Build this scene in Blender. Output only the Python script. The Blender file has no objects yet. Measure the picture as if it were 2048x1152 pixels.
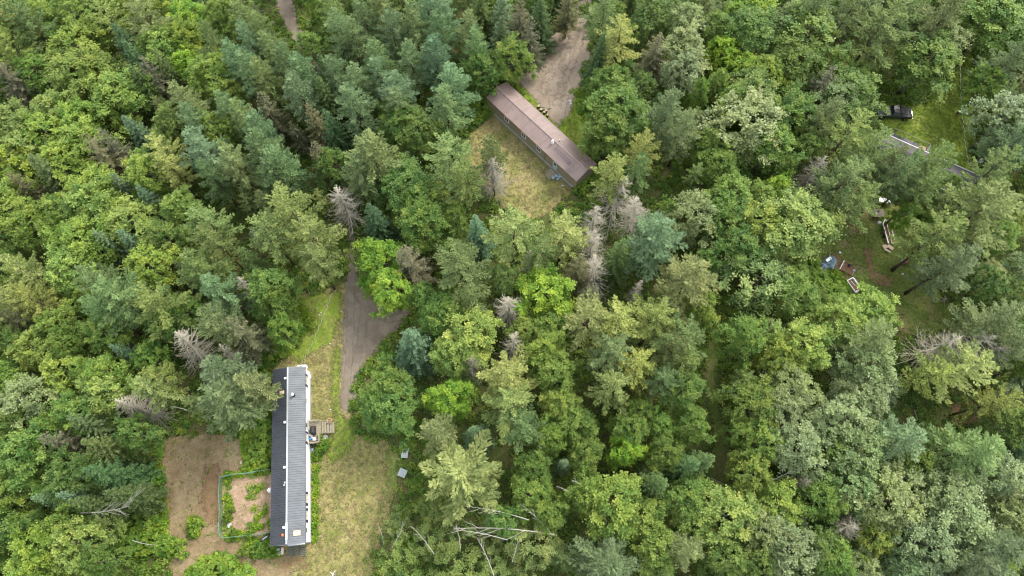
import bpy, math, random
import numpy as np
from mathutils import Vector, Matrix, Euler
R = math.radians
# ------------------------------------------------------------ camera, world, sun, exposure
scn = bpy.context.scene
TH, F, CH = R(21), 1365.0, 90.0
cam = bpy.data.objects.new("camera", bpy.data.cameras.new("camera"))
scn.collection.objects.link(cam); scn.camera = cam
cam.data.sensor_width = 36; cam.data.lens = F / 2048 * 36
cam.data.clip_end = 3000; cam.location = (0, 0, CH); cam.rotation_euler = (TH, 0, 0)
SUN_EL, SUN_AZ = 47, 42            # azimuth clockwise from +Y
wd = bpy.data.worlds.new("World"); scn.world = wd; wd.use_nodes = True
wn = wd.node_tree; bg = wn.nodes["Background"]
sky = wn.nodes.new("ShaderNodeTexSky"); sky.sky_type = 'NISHITA'; sky.sun_disc = False
sky.sun_elevation = R(SUN_EL); sky.sun_rotation = R(SUN_AZ); sky.dust_density = 4; sky.air_density = 1.0
mixw = wn.nodes.new("ShaderNodeMix"); mixw.data_type = 'RGBA'; mixw.inputs[0].default_value = 0.55
mixw.inputs[7].default_value = (7.4, 7.6, 7.6, 1)        # thin white cloud cover
wn.links.new(sky.outputs[0], mixw.inputs[6]); wn.links.new(mixw.outputs[2], bg.inputs[0])
bg.inputs[1].default_value = 0.15
sl = bpy.data.lights.new("sun", 'SUN'); sl.energy = 1.8; sl.angle = R(14); sl.color = (1, .955, .87)
sun = bpy.data.objects.new("sun", sl); scn.collection.objects.link(sun)
sd_ = Vector((math.sin(R(SUN_AZ))*math.cos(R(SUN_EL)), math.cos(R(SUN_AZ))*math.cos(R(SUN_EL)), math.sin(R(SUN_EL))))
sun.rotation_euler = sd_.to_track_quat('Z', 'Y').to_euler()
scn.view_settings.view_transform = 'Standard'; scn.view_settings.look = 'None'
scn.view_settings.exposure = 1.18; scn.view_settings.gamma = 1
scn.cycles.filter_width = 1.15; scn.cycles.max_bounces = 6; scn.cycles.transparent_max_bounces = 8

# ------------------------------------------------------------ helpers
def W(u, v, z=0.0):
    """world point at height z seen at photo position u, v"""
    x, y, q = u-1024, -(v-576), -F
    Y = y*math.cos(TH)-q*math.sin(TH); Z = y*math.sin(TH)+q*math.cos(TH)
    t = (z-CH)/Z
    return Vector((x*t, Y*t, z))
def PX(x, y, z=0.0):
    Z = z-CH
    a = y*math.cos(TH)+Z*math.sin(TH); c = -y*math.sin(TH)+Z*math.cos(TH)
    return 1024+F*x/(-c), 576-F*a/(-c), -c
COL = scn.collection
def link(o, parent=None):
    COL.objects.link(o)
    if parent: o.parent = parent
    return o
def tag(o, label=None, cat=None, group=None, kind=None):
    if label: o['label'] = label
    if cat: o['category'] = cat
    if group: o['group'] = group
    if kind: o['kind'] = kind
    return o
def empty(name, loc, rz=0, label=None, cat=None, group=None):
    o = bpy.data.objects.new(name, None); o.location = loc; o.rotation_euler = (0, 0, rz)
    o.empty_display_size = .5
    return tag(link(o), label, cat, group)
class MB:
    def __init__(s): s.v = []; s.f = []; s.mi = []
    def add(s, vs, fs, m=0):
        n = len(s.v); s.v += [tuple(p) for p in vs]; s.f += [tuple(i+n for i in f) for f in fs]; s.mi += [m]*len(fs)
        return s
    def box(s, c, d, rz=0, m=0, rx=0, ry=0, top=1.0):
        M = Matrix.Translation(c) @ Euler((rx, ry, rz)).to_matrix().to_4x4()
        x, y, z = d[0]/2, d[1]/2, d[2]/2
        P = [(-x,-y,-z),(x,-y,-z),(x,y,-z),(-x,y,-z),(-x*top,-y*top,z),(x*top,-y*top,z),(x*top,y*top,z),(-x*top,y*top,z)]
        return s.add([M @ Vector(p) for p in P], [(3,2,1,0),(4,5,6,7),(0,1,5,4),(1,2,6,5),(2,3,7,6),(3,0,4,7)], m)
    def tube(s, pts, rad, n=6, m=0, cap=True):
        pts = [Vector(p) for p in pts]
        if not hasattr(rad, '__len__'): rad = [rad]*len(pts)
        rings = []
        for i, p in enumerate(pts):
            d = (pts[min(i+1, len(pts)-1)]-pts[max(i-1, 0)]).normalized()
            a = d.cross(Vector((0, 0, 1)) if abs(d.z) < .9 else Vector((1, 0, 0))).normalized(); b = d.cross(a)
            rings.append([p+(a*math.cos(2*math.pi*k/n)+b*math.sin(2*math.pi*k/n))*rad[i] for k in range(n)])
        vs = [q for r in rings for q in r]; fs = []
        for i in range(len(pts)-1):
            for k in range(n): fs.append((i*n+k, i*n+(k+1) % n, (i+1)*n+(k+1) % n, (i+1)*n+k))
        if cap: fs.append(tuple(range(n))[::-1]); fs.append(tuple((len(pts)-1)*n+k for k in range(n)))
        return s.add(vs, fs, m)
    def lathe(s, prof, c=(0, 0, 0), n=16, m=0):
        c = Vector(c); vs = []; fs = []
        for r, z in prof: vs += [c+Vector((r*math.cos(2*math.pi*k/n), r*math.sin(2*math.pi*k/n), z)) for k in range(n)]
        for i in range(len(prof)-1):
            for k in range(n): fs.append((i*n+k, i*n+(k+1) % n, (i+1)*n+(k+1) % n, (i+1)*n+k))
        fs.append(tuple(range(n))[::-1]); fs.append(tuple((len(prof)-1)*n+k for k in range(n)))
        return s.add(vs, fs, m)
    def blob(s, c, r, seed=0, n=10, k=7, rough=.18, m=0):
        rnd = random.Random(seed); c = Vector(c); vs = []; fs = []
        for j in range(k+1):
            a = math.pi*j/k
            for i in range(n):
                b = 2*math.pi*i/n; q = 1+rnd.uniform(-rough, rough)
                vs.append(c+Vector((r[0]*math.sin(a)*math.cos(b)*q, r[1]*math.sin(a)*math.sin(b)*q, r[2]*math.cos(a)*(1+rnd.uniform(-rough, rough)*.4))))
        for j in range(k):
            for i in range(n): fs.append((j*n+i, (j+1)*n+i, (j+1)*n+(i+1) % n, j*n+(i+1) % n))
        return s.add(vs, fs, m)
    def mesh(s, name, mats, smooth=False):
        me = bpy.data.meshes.new(name); me.from_pydata(s.v, [], s.f)
        for mm in (mats if isinstance(mats, (list, tuple)) else [mats]): me.materials.append(mm)
        me.polygons.foreach_set('material_index', s.mi)
        if smooth: me.polygons.foreach_set('use_smooth', [True]*len(s.f))
        me.update(); return me
    def build(s, name, mats, parent=None, smooth=False, bevel=0):
        o = bpy.data.objects.new(name, s.mesh(name, mats, smooth)); link(o, parent)
        if bevel:
            b = o.modifiers.new('b', 'BEVEL'); b.width = bevel; b.segments = 2; b.limit_method = 'ANGLE'
        return o

# ------------------------------------------------------------ materials
def nodes(name):
    m = bpy.data.materials.new(name); m.use_nodes = True; t = m.node_tree
    return m, t, t.nodes['Principled BSDF'], t.links
def noise(t, scale, detail=4, rough=.6, vec=None, dist=0):
    n = t.nodes.new('ShaderNodeTexNoise'); n.inputs['Scale'].default_value = scale
    n.inputs['Detail'].default_value = detail; n.inputs['Roughness'].default_value = rough; n.inputs['Distortion'].default_value = dist
    if vec is None: vec = t.nodes.new('ShaderNodeTexCoord').outputs['Object']
    t.links.new(vec, n.inputs['Vector']); return n.outputs['Fac']
def ramp(t, fac, stops):
    r = t.nodes.new('ShaderNodeValToRGB'); e = r.color_ramp.elements
    while len(e) < len(stops): e.new(.5)
    for i, (p, c) in enumerate(stops): e[i].position = p; e[i].color = (*c, 1) if len(c) == 3 else c
    t.links.new(fac, r.inputs[0]); return r.outputs[0]
def mixc(t, f, a, b, mode='MIX'):
    n = t.nodes.new('ShaderNodeMix'); n.data_type = 'RGBA'; n.blend_type = mode
    for sock, val in ((0, f), (6, a), (7, b)):
        if isinstance(val, (int, float)): n.inputs[sock].default_value = val
        elif isinstance(val, tuple): n.inputs[sock].default_value = (*val, 1)
        else: t.links.new(val, n.inputs[sock])
    return n.outputs[2]
def math_(t, op, a, b=0.0, clamp=False):
    n = t.nodes.new('ShaderNodeMath'); n.operation = op; n.use_clamp = clamp
    for i, val in enumerate((a, b)):
        if isinstance(val, (int, float)): n.inputs[i].default_value = val
        else: t.links.new(val, n.inputs[i])
    return n.outputs[0]
def attr(t, name):
    n = t.nodes.new('ShaderNodeAttribute'); n.attribute_name = name; return n.outputs['Fac']
def bump(t, h, strength=.5, dist=.05):
    b = t.nodes.new('ShaderNodeBump'); b.inputs['Strength'].default_value = strength; b.inputs['Distance'].default_value = dist
    t.links.new(h, b.inputs['Height']); return b.outputs[0]
def plain(name, col, rough=.7, spec=.3, metal=0, var=.25, sc=6, bmp=0):
    m, t, p, L = nodes(name)
    f = noise(t, sc, 5)
    L.new(ramp(t, f, [(.25, tuple(c*(1-var) for c in col)), (.75, tuple(min(1, c*(1+var)) for c in col))]), p.inputs['Base Color'])
    p.inputs['Roughness'].default_value = rough; p.inputs['Specular IOR Level'].default_value = spec; p.inputs['Metallic'].default_value = metal
    if bmp: L.new(bump(t, noise(t, sc*4, 3), bmp), p.inputs['Normal'])
    return m
def leaf_mat(name, trans=.32, rough=.5, spec=.25, span=.5, shift=.035):
    m, t, p, L = nodes(name)
    oi = t.nodes.new('ShaderNodeObjectInfo')
    ti = attr(t, 'tint')
    val = math_(t, 'MULTIPLY_ADD', ti, span*2); t.nodes[-1].inputs[2].default_value = 1-span
    h = t.nodes.new('ShaderNodeHueSaturation')
    L.new(oi.outputs['Color'], h.inputs['Color']); L.new(val, h.inputs['Value'])
    hu = math_(t, 'MULTIPLY_ADD', ti, -shift*2); t.nodes[-1].inputs[2].default_value = .5+shift
    L.new(hu, h.inputs['Hue'])
    L.new(h.outputs[0], p.inputs['Base Color']); p.inputs['Roughness'].default_value = rough; p.inputs['Specular IOR Level'].default_value = spec
    tr = t.nodes.new('ShaderNodeBsdfTranslucent')
    L.new(mixc(t, .35, h.outputs[0], (.3, .42, .03)), tr.inputs[0])
    mx = t.nodes.new('ShaderNodeMixShader'); mx.inputs[0].default_value = trans
    L.new(p.outputs[0], mx.inputs[1]); L.new(tr.outputs[0], mx.inputs[2]); L.new(mx.outputs[0], t.nodes['Material Output'].inputs[0])
    return m
M_BROAD = leaf_mat('broad_leaf'); M_POP = leaf_mat('poplar_leaf', .2, .42, .35, .45, .02)
M_NEED = leaf_mat('needles', .26, .6, .15, .5, .018); M_UNDER = leaf_mat('undergrowth_leaf', .28, .5, .25, .5, .05)
M_BARK = plain('bark', (.09, .065, .05), .9, .1, var=.4, sc=3)
M_GREYBARK = plain('grey_bark', (.16, .145, .125), .9, .1, var=.3, sc=3)
M_DEAD = plain('weathered_dead_wood', (.33, .305, .235), .85, .2, var=.25, sc=1.5)
M_BIRCH = plain('birch_bark', (.36, .345, .3), .7, .2, var=.3, sc=4)

def ground_mat(name, stops, sc=.35, fine=5, edge=False, soft=.8, rough=.95, fvar=.5, extra=None, bstr=.8):
    m, t, p, L = nodes(name)
    big = noise(t, sc, 6, .65, dist=.4)
    c = ramp(t, big, stops)
    fn = noise(t, fine, 6, .75, dist=1.2)
    c = mixc(t, 1.0, c, ramp(t, fn, [(.3, (1-fvar,)*3), (.7, (1+fvar*.9,)*3)]), 'MULTIPLY')
    if extra: c = extra(t, c)
    L.new(c, p.inputs['Base Color']); p.inputs['Roughness'].default_value = rough; p.inputs['Specular IOR Level'].default_value = .1
    L.new(bump(t, fn, bstr, .12), p.inputs['Normal'])
    if edge:
        e = attr(t, 'edge')
        nn = math_(t, 'MULTIPLY', math_(t, 'SUBTRACT', noise(t, 1.3, 6, .75), .5), 4.5*soft)
        a = math_(t, 'MULTIPLY', math_(t, 'ADD', e, nn), 1.6/soft, True)
        tr = t.nodes.new('ShaderNodeBsdfTransparent'); mx = t.nodes.new('ShaderNodeMixShader')
        L.new(a, mx.inputs[0]); L.new(tr.outputs[0], mx.inputs[1]); L.new(p.outputs[0], mx.inputs[2])
        L.new(mx.outputs[0], t.nodes['Material Output'].inputs[0])
    return m
GM_FLOOR = ground_mat('forest_floor', [(.3, (.05, .07, .02)), (.5, (.08, .1, .03)), (.7, (.14, .105, .055))], .3, 3.5)
GM_LAWN = ground_mat('straw_lawn', [(.28, (.11, .155, .035)), (.45, (.215, .21, .073)), (.6, (.3, .255, .115)), (.75, (.345, .285, .15))], .3, 3.2, True, .5, fvar=.42)
GM_GREEN = ground_mat('green_grass', [(.3, (.11, .18, .022)), (.5, (.18, .25, .035)), (.7, (.26, .28, .07))], .35, 3.2, True, .7)
GM_DEEP = ground_mat('deep_green_grass', [(.3, (.07, .115, .025)), (.5, (.12, .155, .04)), (.62, (.17, .16, .065)), (.74, (.27, .19, .11))], .22, 3.0, True, .8)  # darker green grass with brown in places
GM_SOIL = ground_mat('mown_brown_patch', [(.3, (.15, .105, .055)), (.5, (.22, .165, .095)), (.7, (.28, .225, .13))], .3, 3.0, True, .35, fvar=.4)
GM_RED = ground_mat('bare_reddish_soil', [(.3, (.15, .09, .05)), (.6, (.2, .135, .075))], .5, 4, True, .6, fvar=.35)
GM_GARD = ground_mat('garden_soil', [(.3, (.14, .16, .05)), (.45, (.29, .205, .135)), (.7, (.38, .275, .19))], .9, 4.0, True, .3, fvar=.45)
GM_DRIVE = ground_mat('packed_gravel', [(.3, (.15, .118, .086)), (.5, (.205, .168, .13)), (.7, (.26, .22, .172))], .45, 9, True, .6, fvar=.3, bstr=.6)
GM_DIRT = ground_mat('packed_dirt', [(.3, (.2, .15, .11)), (.5, (.29, .235, .18)), (.7, (.35, .29, .23))], .3, 7, True, .5, fvar=.18, bstr=.4)

GM_TRACK = ground_mat('worn_wheel_track', [(.3, (.17, .14, .108)), (.6, (.235, .198, .155))], .9, 8, True, .14, fvar=.3)
GM_TRACKL = ground_mat('worn_dirt_track', [(.3, (.235, .19, .145)), (.6, (.32, .265, .205))], .9, 8, True, .9, fvar=.2)
# ------------------------------------------------------------ ground sheets
def seg_sd(P, poly):
    """signed distance (inside positive) of points P (N,2) to polygon"""
    A = np.array(poly, float); B = np.roll(A, -1, 0); best = np.full(len(P), 1e9); ins = np.zeros(len(P), bool)
    for a, b in zip(A, B):
        d = b-a; t = np.clip(((P-a) @ d)/max(d @ d, 1e-9), 0, 1)
        best = np.minimum(best, np.linalg.norm(P-(a+t[:, None]*d), axis=1))
        if a[1] != b[1]:
            c = ((a[1] > P[:, 1]) != (b[1] > P[:, 1])) & (P[:, 0] < (b[0]-a[0])*(P[:, 1]-a[1])/(b[1]-a[1])+a[0])
            ins ^= c
    return np.where(ins, best, -best)
def wpoly(pp): return [tuple(W(*p)[:2]) for p in pp]
SHEETS = [0]
def sheet(name, pp, z, mat, res=.5, marg=2.2, world=False):
    SHEETS[0] += 1; z = .004*SHEETS[0]           # every sheet lies 4 mm above the one before
    poly = pp if world else wpoly(pp); A = np.array(poly)
    x0, y0 = A.min(0)-marg; x1, y1 = A.max(0)+marg
    nx = int((x1-x0)/res)+2; ny = int((y1-y0)/res)+2
    X, Y = np.meshgrid(x0+np.arange(nx)*res, y0+np.arange(ny)*res)
    P = np.stack([X.ravel(), Y.ravel()], 1); e = seg_sd(P, poly)
    idx = np.arange(nx*ny).reshape(ny, nx)
    q = np.stack([idx[:-1, :-1], idx[:-1, 1:], idx[1:, 1:], idx[1:, :-1]], -1).reshape(-1, 4)
    q = q[e[q].max(1) > -marg]
    used = np.unique(q); mp = np.full(nx*ny, -1); mp[used] = np.arange(len(used)); q = mp[q]
    V = np.column_stack([P[used], np.full(len(used), z)])
    me = bpy.data.meshes.new(name); me.vertices.add(len(V)); me.vertices.foreach_set('co', V.ravel())
    me.loops.add(q.size); me.loops.foreach_set('vertex_index', q.ravel().astype(np.int32))
    me.polygons.add(len(q)); me.polygons.foreach_set('loop_start', np.arange(0, q.size, 4, dtype=np.int32)); me.update(calc_edges=True)
    a = me.attributes.new('edge', 'FLOAT', 'POINT'); a.data.foreach_set('value', e[used].astype(np.float32))
    me.materials.append(mat); o = link(bpy.data.objects.new(name, me)); tag(o, kind='structure'); return o
g = MB(); g.add([(-900, -700, 0), (900, -700, 0), (900, 1100, 0), (-900, 1100, 0)], [(0, 1, 2, 3)])
tag(g.build('ground', GM_FLOOR), kind='structure')

LAWN_MAIN = [(598,590),(650,575),(700,560),(700,830),(712,868),(775,880),(803,905),(797,950),(786,1000),(770,1060),(748,1120),(742,1200),(520,1200),(345,1200),(335,1100),(318,1000),(316,890),(380,868),(480,868),(548,880),(548,735),(575,700),(590,640)]
LAWN_BROWN = [(912,300),(935,268),(968,238),(985,215),(1150,330),(1165,378),(1125,402),(1095,430),(1060,445),(1020,425),(990,400),(955,360),(925,330)]
DIRT_NE = [(1180,20),(1182,110),(1160,170),(1140,230),(1115,250),(1090,225),(1060,190),(1030,160),(1045,120),(1075,85),(1120,60),(1150,40)]
GRASS_NE = [(1010,160),(1055,135),(1085,170),(1120,200),(1135,170),(1160,140),(1180,180),(1178,300),(1190,330),(1150,310),(1080,240)]
LAWN_TRUCK = [(1745,195),(1800,205),(1850,205),(1885,180),(1905,140),(1930,100),(1945,90),(1955,160),(1950,250),(1945,330),(1965,360),(1900,330),(1840,300),(1770,265),(1745,240)]
YARD = [(1640,430),(1700,405),(1760,395),(1830,420),(1850,480),(1860,560),(1905,600),(1915,655),(1850,680),(1795,665),(1740,610),(1690,590),(1640,560),(1615,500)]
PATH = [(1430,625),(1450,640),(1450,700),(1435,760),(1450,850),(1470,900),(1462,950),(1500,995),(1470,1005),(1420,985),(1405,950),(1425,880),(1410,800),(1405,740),(1412,680)]
GAP = [(1372,170),(1395,180),(1405,260),(1420,330),(1415,370),(1385,360),(1375,300)]
CLEAR = [LAWN_MAIN, LAWN_BROWN, DIRT_NE, GRASS_NE, LAWN_TRUCK, YARD, PATH]
sheet('lawn', LAWN_MAIN, .004, GM_LAWN)
sheet('lawn', LAWN_BROWN, .004, GM_LAWN)
sheet('lawn', LAWN_TRUCK, .004, GM_GREEN)
sheet('lawn', GRASS_NE, .004, GM_GREEN)
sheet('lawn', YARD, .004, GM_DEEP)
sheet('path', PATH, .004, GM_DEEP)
sheet('path', GAP, .004, GM_GREEN)
sheet('soil_patch', [(318,880),(380,866),(484,868),(486,925),(478,950),(445,958),(443,1080),(520,1092),(548,1110),(610,1105),(620,1135),(540,1170),(345,1180),(338,1060),(322,960)], .008, GM_SOIL)
sheet('soil_patch', [(405,930),(440,925),(442,1000),(438,1050),(415,1050),(400,990)], .012, GM_RED)
sheet('soil_patch', [(582,700),(592,698),(590,728),(578,730)], .012, GM_RED, .3)
sheet('soil_patch', [(1690,430),(1712,440),(1722,470),(1700,478),(1688,455)], .008, GM_RED, .3)
sheet('soil_patch', [(1722,495),(1745,495),(1752,540),(1790,555),(1780,580),(1740,560)], .008, GM_RED, .3)
sheet('soil_patch', [(1640,510),(1680,505),(1700,545),(1720,570),(1705,590),(1685,560)], .012, GM_RED, .3)
sheet('soil_patch', [(1645,85),(1680,105),(1690,160),(1660,170),(1640,150)], .008, GM_RED, .3)
sheet('soil_patch', [(1895,800),(1960,800),(1965,850),(1905,855)], .008, GM_RED, .3)
sheet('garden_bed', [(452,952),(545,940),(548,1072),(452,1078)], .014, GM_GARD, .3, 1.2)
sheet('grass_strip', [(665,700),(682,690),(682,830),(705,840),(722,860),(700,905),(665,930),(650,905),(672,850),(660,780)], .008, GM_GREEN)
sheet('grass_strip', [(595,595),(640,585),(685,580),(682,640),(660,690),(600,725),(575,715),(585,650)], .008, GM_GREEN)
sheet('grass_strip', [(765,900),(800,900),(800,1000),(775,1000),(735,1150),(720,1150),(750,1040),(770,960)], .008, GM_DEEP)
sheet('grass_strip', [(1140,175),(1180,180),(1178,300),(1150,290),(1145,240)], .012, GM_GREEN)
DRIVE = [(530,-60),(556,30),(596,110),(640,240),(672,370),(690,470),(693,545),(686,600),(683,680),(680,760),(676,815),(690,832),(702,820),(712,770),(740,720),(785,670),(815,640),(835,620),(815,615),(790,618),(755,600),(720,560),(712,470),(700,370),(675,240),(640,120),(600,50),(575,-60)]
sheet('driveway', DRIVE, .016, GM_DRIVE, .4)
sheet('driveway', DIRT_NE+[], .016, GM_DIRT, .4)
sheet('driveway', [(1160,-60),(1190,-60),(1185,40),(1150,45)], .012, GM_DIRT, .4)
sheet('driveway', [(1095,190),(1140,190),(1130,235),(1112,258),(1098,235)], .020, GM_DIRT, .4)

for tr in ([(704,540),(702,600),(702,650),(698,720),(692,790)], [(728,600),(726,640),(722,680),(712,730),(704,800)], [(715,585),(740,625),(775,640),(810,632)], [(1166,60),(1152,110),(1128,160),(1112,215)], [(1150,70),(1120,120),(1095,160),(1085,190)]):
    w_ = [W(*p) for p in tr]; L_, R_ = [], []
    for i, p in enumerate(w_):
        d = (w_[min(i+1, len(w_)-1)]-w_[max(i-1, 0)]).normalized(); n_ = Vector((-d.y, d.x, 0))*(.5 if p.y < 45 else .8); L_.append(tuple((p+n_)[:2])); R_.append(tuple((p-n_)[:2]))
    sheet('wheel_track', L_+R_[::-1], .024, GM_TRACK if tr[0][0] < 1000 else GM_TRACKL, .2, .5, True)
# ------------------------------------------------------------ foliage generators
def quads(name, C, a, b, l, w, tint, mat):
    """rhombic leaves: centre C, long axis a, cross axis b"""
    a = a/np.linalg.norm(a, axis=1, keepdims=True); b = b-(np.sum(a*b, 1, keepdims=True))*a
    b = b/np.maximum(np.linalg.norm(b, axis=1, keepdims=True), 1e-6)
    l = np.broadcast_to(np.asarray(l, float), (len(C),))[:, None]*.5; w = np.broadcast_to(np.asarray(w, float), (len(C),))[:, None]*.5
    V = np.stack([C-a*l, C+b*w, C+a*l, C-b*w], 1).reshape(-1, 3)
    n = len(C); me = bpy.data.meshes.new(name)
    me.vertices.add(4*n); me.vertices.foreach_set('co', V.ravel().astype(np.float32))
    me.loops.add(4*n); me.loops.foreach_set('vertex_index', np.arange(4*n, dtype=np.int32))
    me.polygons.add(n); me.polygons.foreach_set('loop_start', np.arange(0, 4*n, 4, dtype=np.int32)); me.update(calc_edges=True)
    at = me.attributes.new('tint', 'FLOAT', 'FACE'); at.data.foreach_set('value', np.clip(tint, 0, 1).astype(np.float32))
    me.materials.append(mat); return me
def unit(v): return v/np.maximum(np.linalg.norm(v, axis=1, keepdims=True), 1e-6)
def trunk_mesh(seed, h, r, mat, limbs=8, z0=.3, spread=2., top=.97, lean=.3):
    rn = random.Random(seed); mb = MB(); n = 7
    pts = [Vector((math.sin(i*.9+seed)*lean*i/n*.5, math.cos(i*1.1+seed)*lean*i/n*.5, h*top*i/n)) for i in range(n+1)]
    mb.tube(pts, [r*(1-.93*i/n)+(.02*r if i else .35*r) for i in range(n+1)], 7)
    for k in range(limbs):
        t = z0+(1-z0)*.85*k/max(1, limbs); i = min(n-1, int(t*n)); p = pts[i].lerp(pts[i+1], t*n-i)
        az = k*2.4+seed; L = spread*(1-t*.55)*rn.uniform(.7, 1.1)
        d = Vector((math.cos(az), math.sin(az), 0))
        mb.tube([p, p+d*L*.5+Vector((0, 0, L*.25)), p+d*L+Vector((0, 0, L*.65))], [r*.38*(1-t*.5), r*.25*(1-t*.5), r*.06], 5, cap=False)
    return mb.mesh('trunk', mat, True)

def broad_proto(seed, Rr, h, hb, nclump, mat, sprigs=15, leaves=9, ll=.27, lw=.19, up=.25, lob=.22):
    """broadleaf crown: clumps on a lobed dome, each made of sprigs of leaves"""
    rg = np.random.default_rng(seed)
    # lobed ellipsoid
    ph = rg.uniform(0, 6.28, 4)
    i = np.arange(nclump); zz = 1-(i+.5)/nclump*1.45; az = i*2.39996+rg.normal(0, .25, nclump)
    zz = np.clip(zz+rg.normal(0, .05, nclump), -.5, 1); rr = np.sqrt(np.maximum(0, 1-np.minimum(1, np.abs(zz))**2.2))
    lobe = 1+lob*np.sin(3*az+ph[0])*np.abs(rr)+lob*.7*np.sin(5*az+ph[1]+zz*3)
    rad = rg.uniform(.62, 1.04, nclump)*lobe
    hc = (h-hb)/2
    C = np.stack([rr*np.cos(az)*rad*Rr*.86, rr*np.sin(az)*rad*Rr*.86, hb+hc*.9+zz*hc*(.75+.3*rad*.9)], 1)
    O = unit(np.stack([rr*np.cos(az), rr*np.sin(az), zz*.9+up], 1))
    ct = rg.normal(.5, .16, nclump)
    cs = rg.uniform(.6, 1.4, nclump)*Rr*.29
    K = nclump*sprigs; ci = np.repeat(np.arange(nclump), sprigs)
    D = unit(O[ci]*1.0+rg.normal(0, .8, (K, 3))+np.array([0, 0, up]))
    L = cs[ci]*rg.uniform(.7, 1.25, K); st = ct[ci]+rg.normal(0, .1, K)
    si = np.repeat(np.arange(K), leaves); t = np.tile((np.arange(leaves)+.5)/leaves, K)
    side = np.tile(np.where(np.arange(leaves) % 2, 1., -1.), K)
    X = unit(np.cross(D, np.array([0, 0, 1.])+rg.normal(0, .2, (K, 3))))
    P = C[ci][si]+D[si]*(L[si]*t)[:, None]+X[si]*(side*ll*.45)[:, None]+rg.normal(0, .05, (len(si), 3))
    P[:, 2] -= (t**2)*L[si]*.18
    a = D[si]*.6+X[si]*side[:, None]*.9+rg.normal(0, .25, (len(si), 3))
    b = np.cross(a, np.array([0, 0, 1.])+O[ci][si]*.5+rg.normal(0, .38, (len(si), 3)))
    sz = rg.uniform(.75, 1.25, len(si))
    return quads('crown', P, a, b, ll*sz, lw*sz, st[si]+rg.normal(0, .1, len(si))+t*.06, mat)

def pine_proto(seed, Rr, h, hb, whorls, nb=5, mat=None, spac=.34, tl=.40, tw=.12, rise=.25, irregular=.25, droop=0.):
    """pine crown: whorled limbs carrying flat fans of needle tufts"""
    rg = np.random.default_rng(seed); P = []; A = []; T = []
    off = rg.uniform(0, 6.28)
    for w in range(whorls):
        f = w/(whorls-1); z = hb+(h-hb)*f**.9*.97
        prof = (1-f)**.62*(.55+.45*min(1, f*4+.3))
        n = nb+int(rg.integers(-1, 2)) if f < .85 else 4
        for k in range(n):
            az = off+w*1.1+k*6.283/n+rg.normal(0, .18); L = max(.45, Rr*prof*rg.uniform(1-irregular, 1+irregular*.5))
            el = rise*(.5+f)+rg.normal(0, .06); dr = np.array([math.cos(az), math.sin(az), 0.]); side = np.array([-math.sin(az), math.cos(az), 0.])
            btint = rg.normal(.5, .16)
            for s in np.arange((.22 if f < .45 else .06)*L, L, spac):
                t = s/L; p = dr*s+np.array([0, 0, z+s*el+.12*L*t*t*1.0-droop*L*t*t*.9])
                wl = (.10+.25*math.sin(math.pi*min(1, t*.8+.18)))*L*.75*rg.uniform(.6, 1.3)
                for sg in (-1, 1):
                    td = dr*1.0+side*sg*.8+np.array([0, 0, .16+rg.normal(0, .1)]); td /= np.linalg.norm(td)
                    m = max(1, int(wl/.26)); tt = btint+rg.normal(0, .17)
                    for q in range(m):
                        for _ in range(4):
                            c = p+td*(.12+q*.26+rg.uniform(0, .1)); d = td+rg.normal(0, .27, 3)+np.array([0, 0, .22])
                            P.append(c+d*.08+rg.normal(0, .04, 3)); A.append(d); T.append(tt+rg.normal(0, .1)+.2*(q+1)/m)
            for _ in range(8):
                c = dr*L+np.array([0, 0, z+L*el+.12*L-droop*L*.9]); d = dr+rg.normal(0, .5, 3)+np.array([0, 0, .4]); P.append(c+d*.12); A.append(d); T.append(btint+.15)
    for _ in range(26):
        d = rg.normal(0, .4, 3)+np.array([0, 0, 1]); P.append(np.array([0, 0, h*.98])+d*.15-np.array([0, 0, rg.uniform(0, .8)])); A.append(d); T.append(.65)
    P = np.array(P); A = np.array(A); n = len(P)
    b = np.cross(A, np.array([0, 0, 1.])+rg.normal(0, .5, (n, 3)))
    sz = rg.uniform(.8, 1.3, n)
    return quads('crown', P, A, b, tl*sz, tw*sz*1.25, np.array(T), mat)

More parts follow.
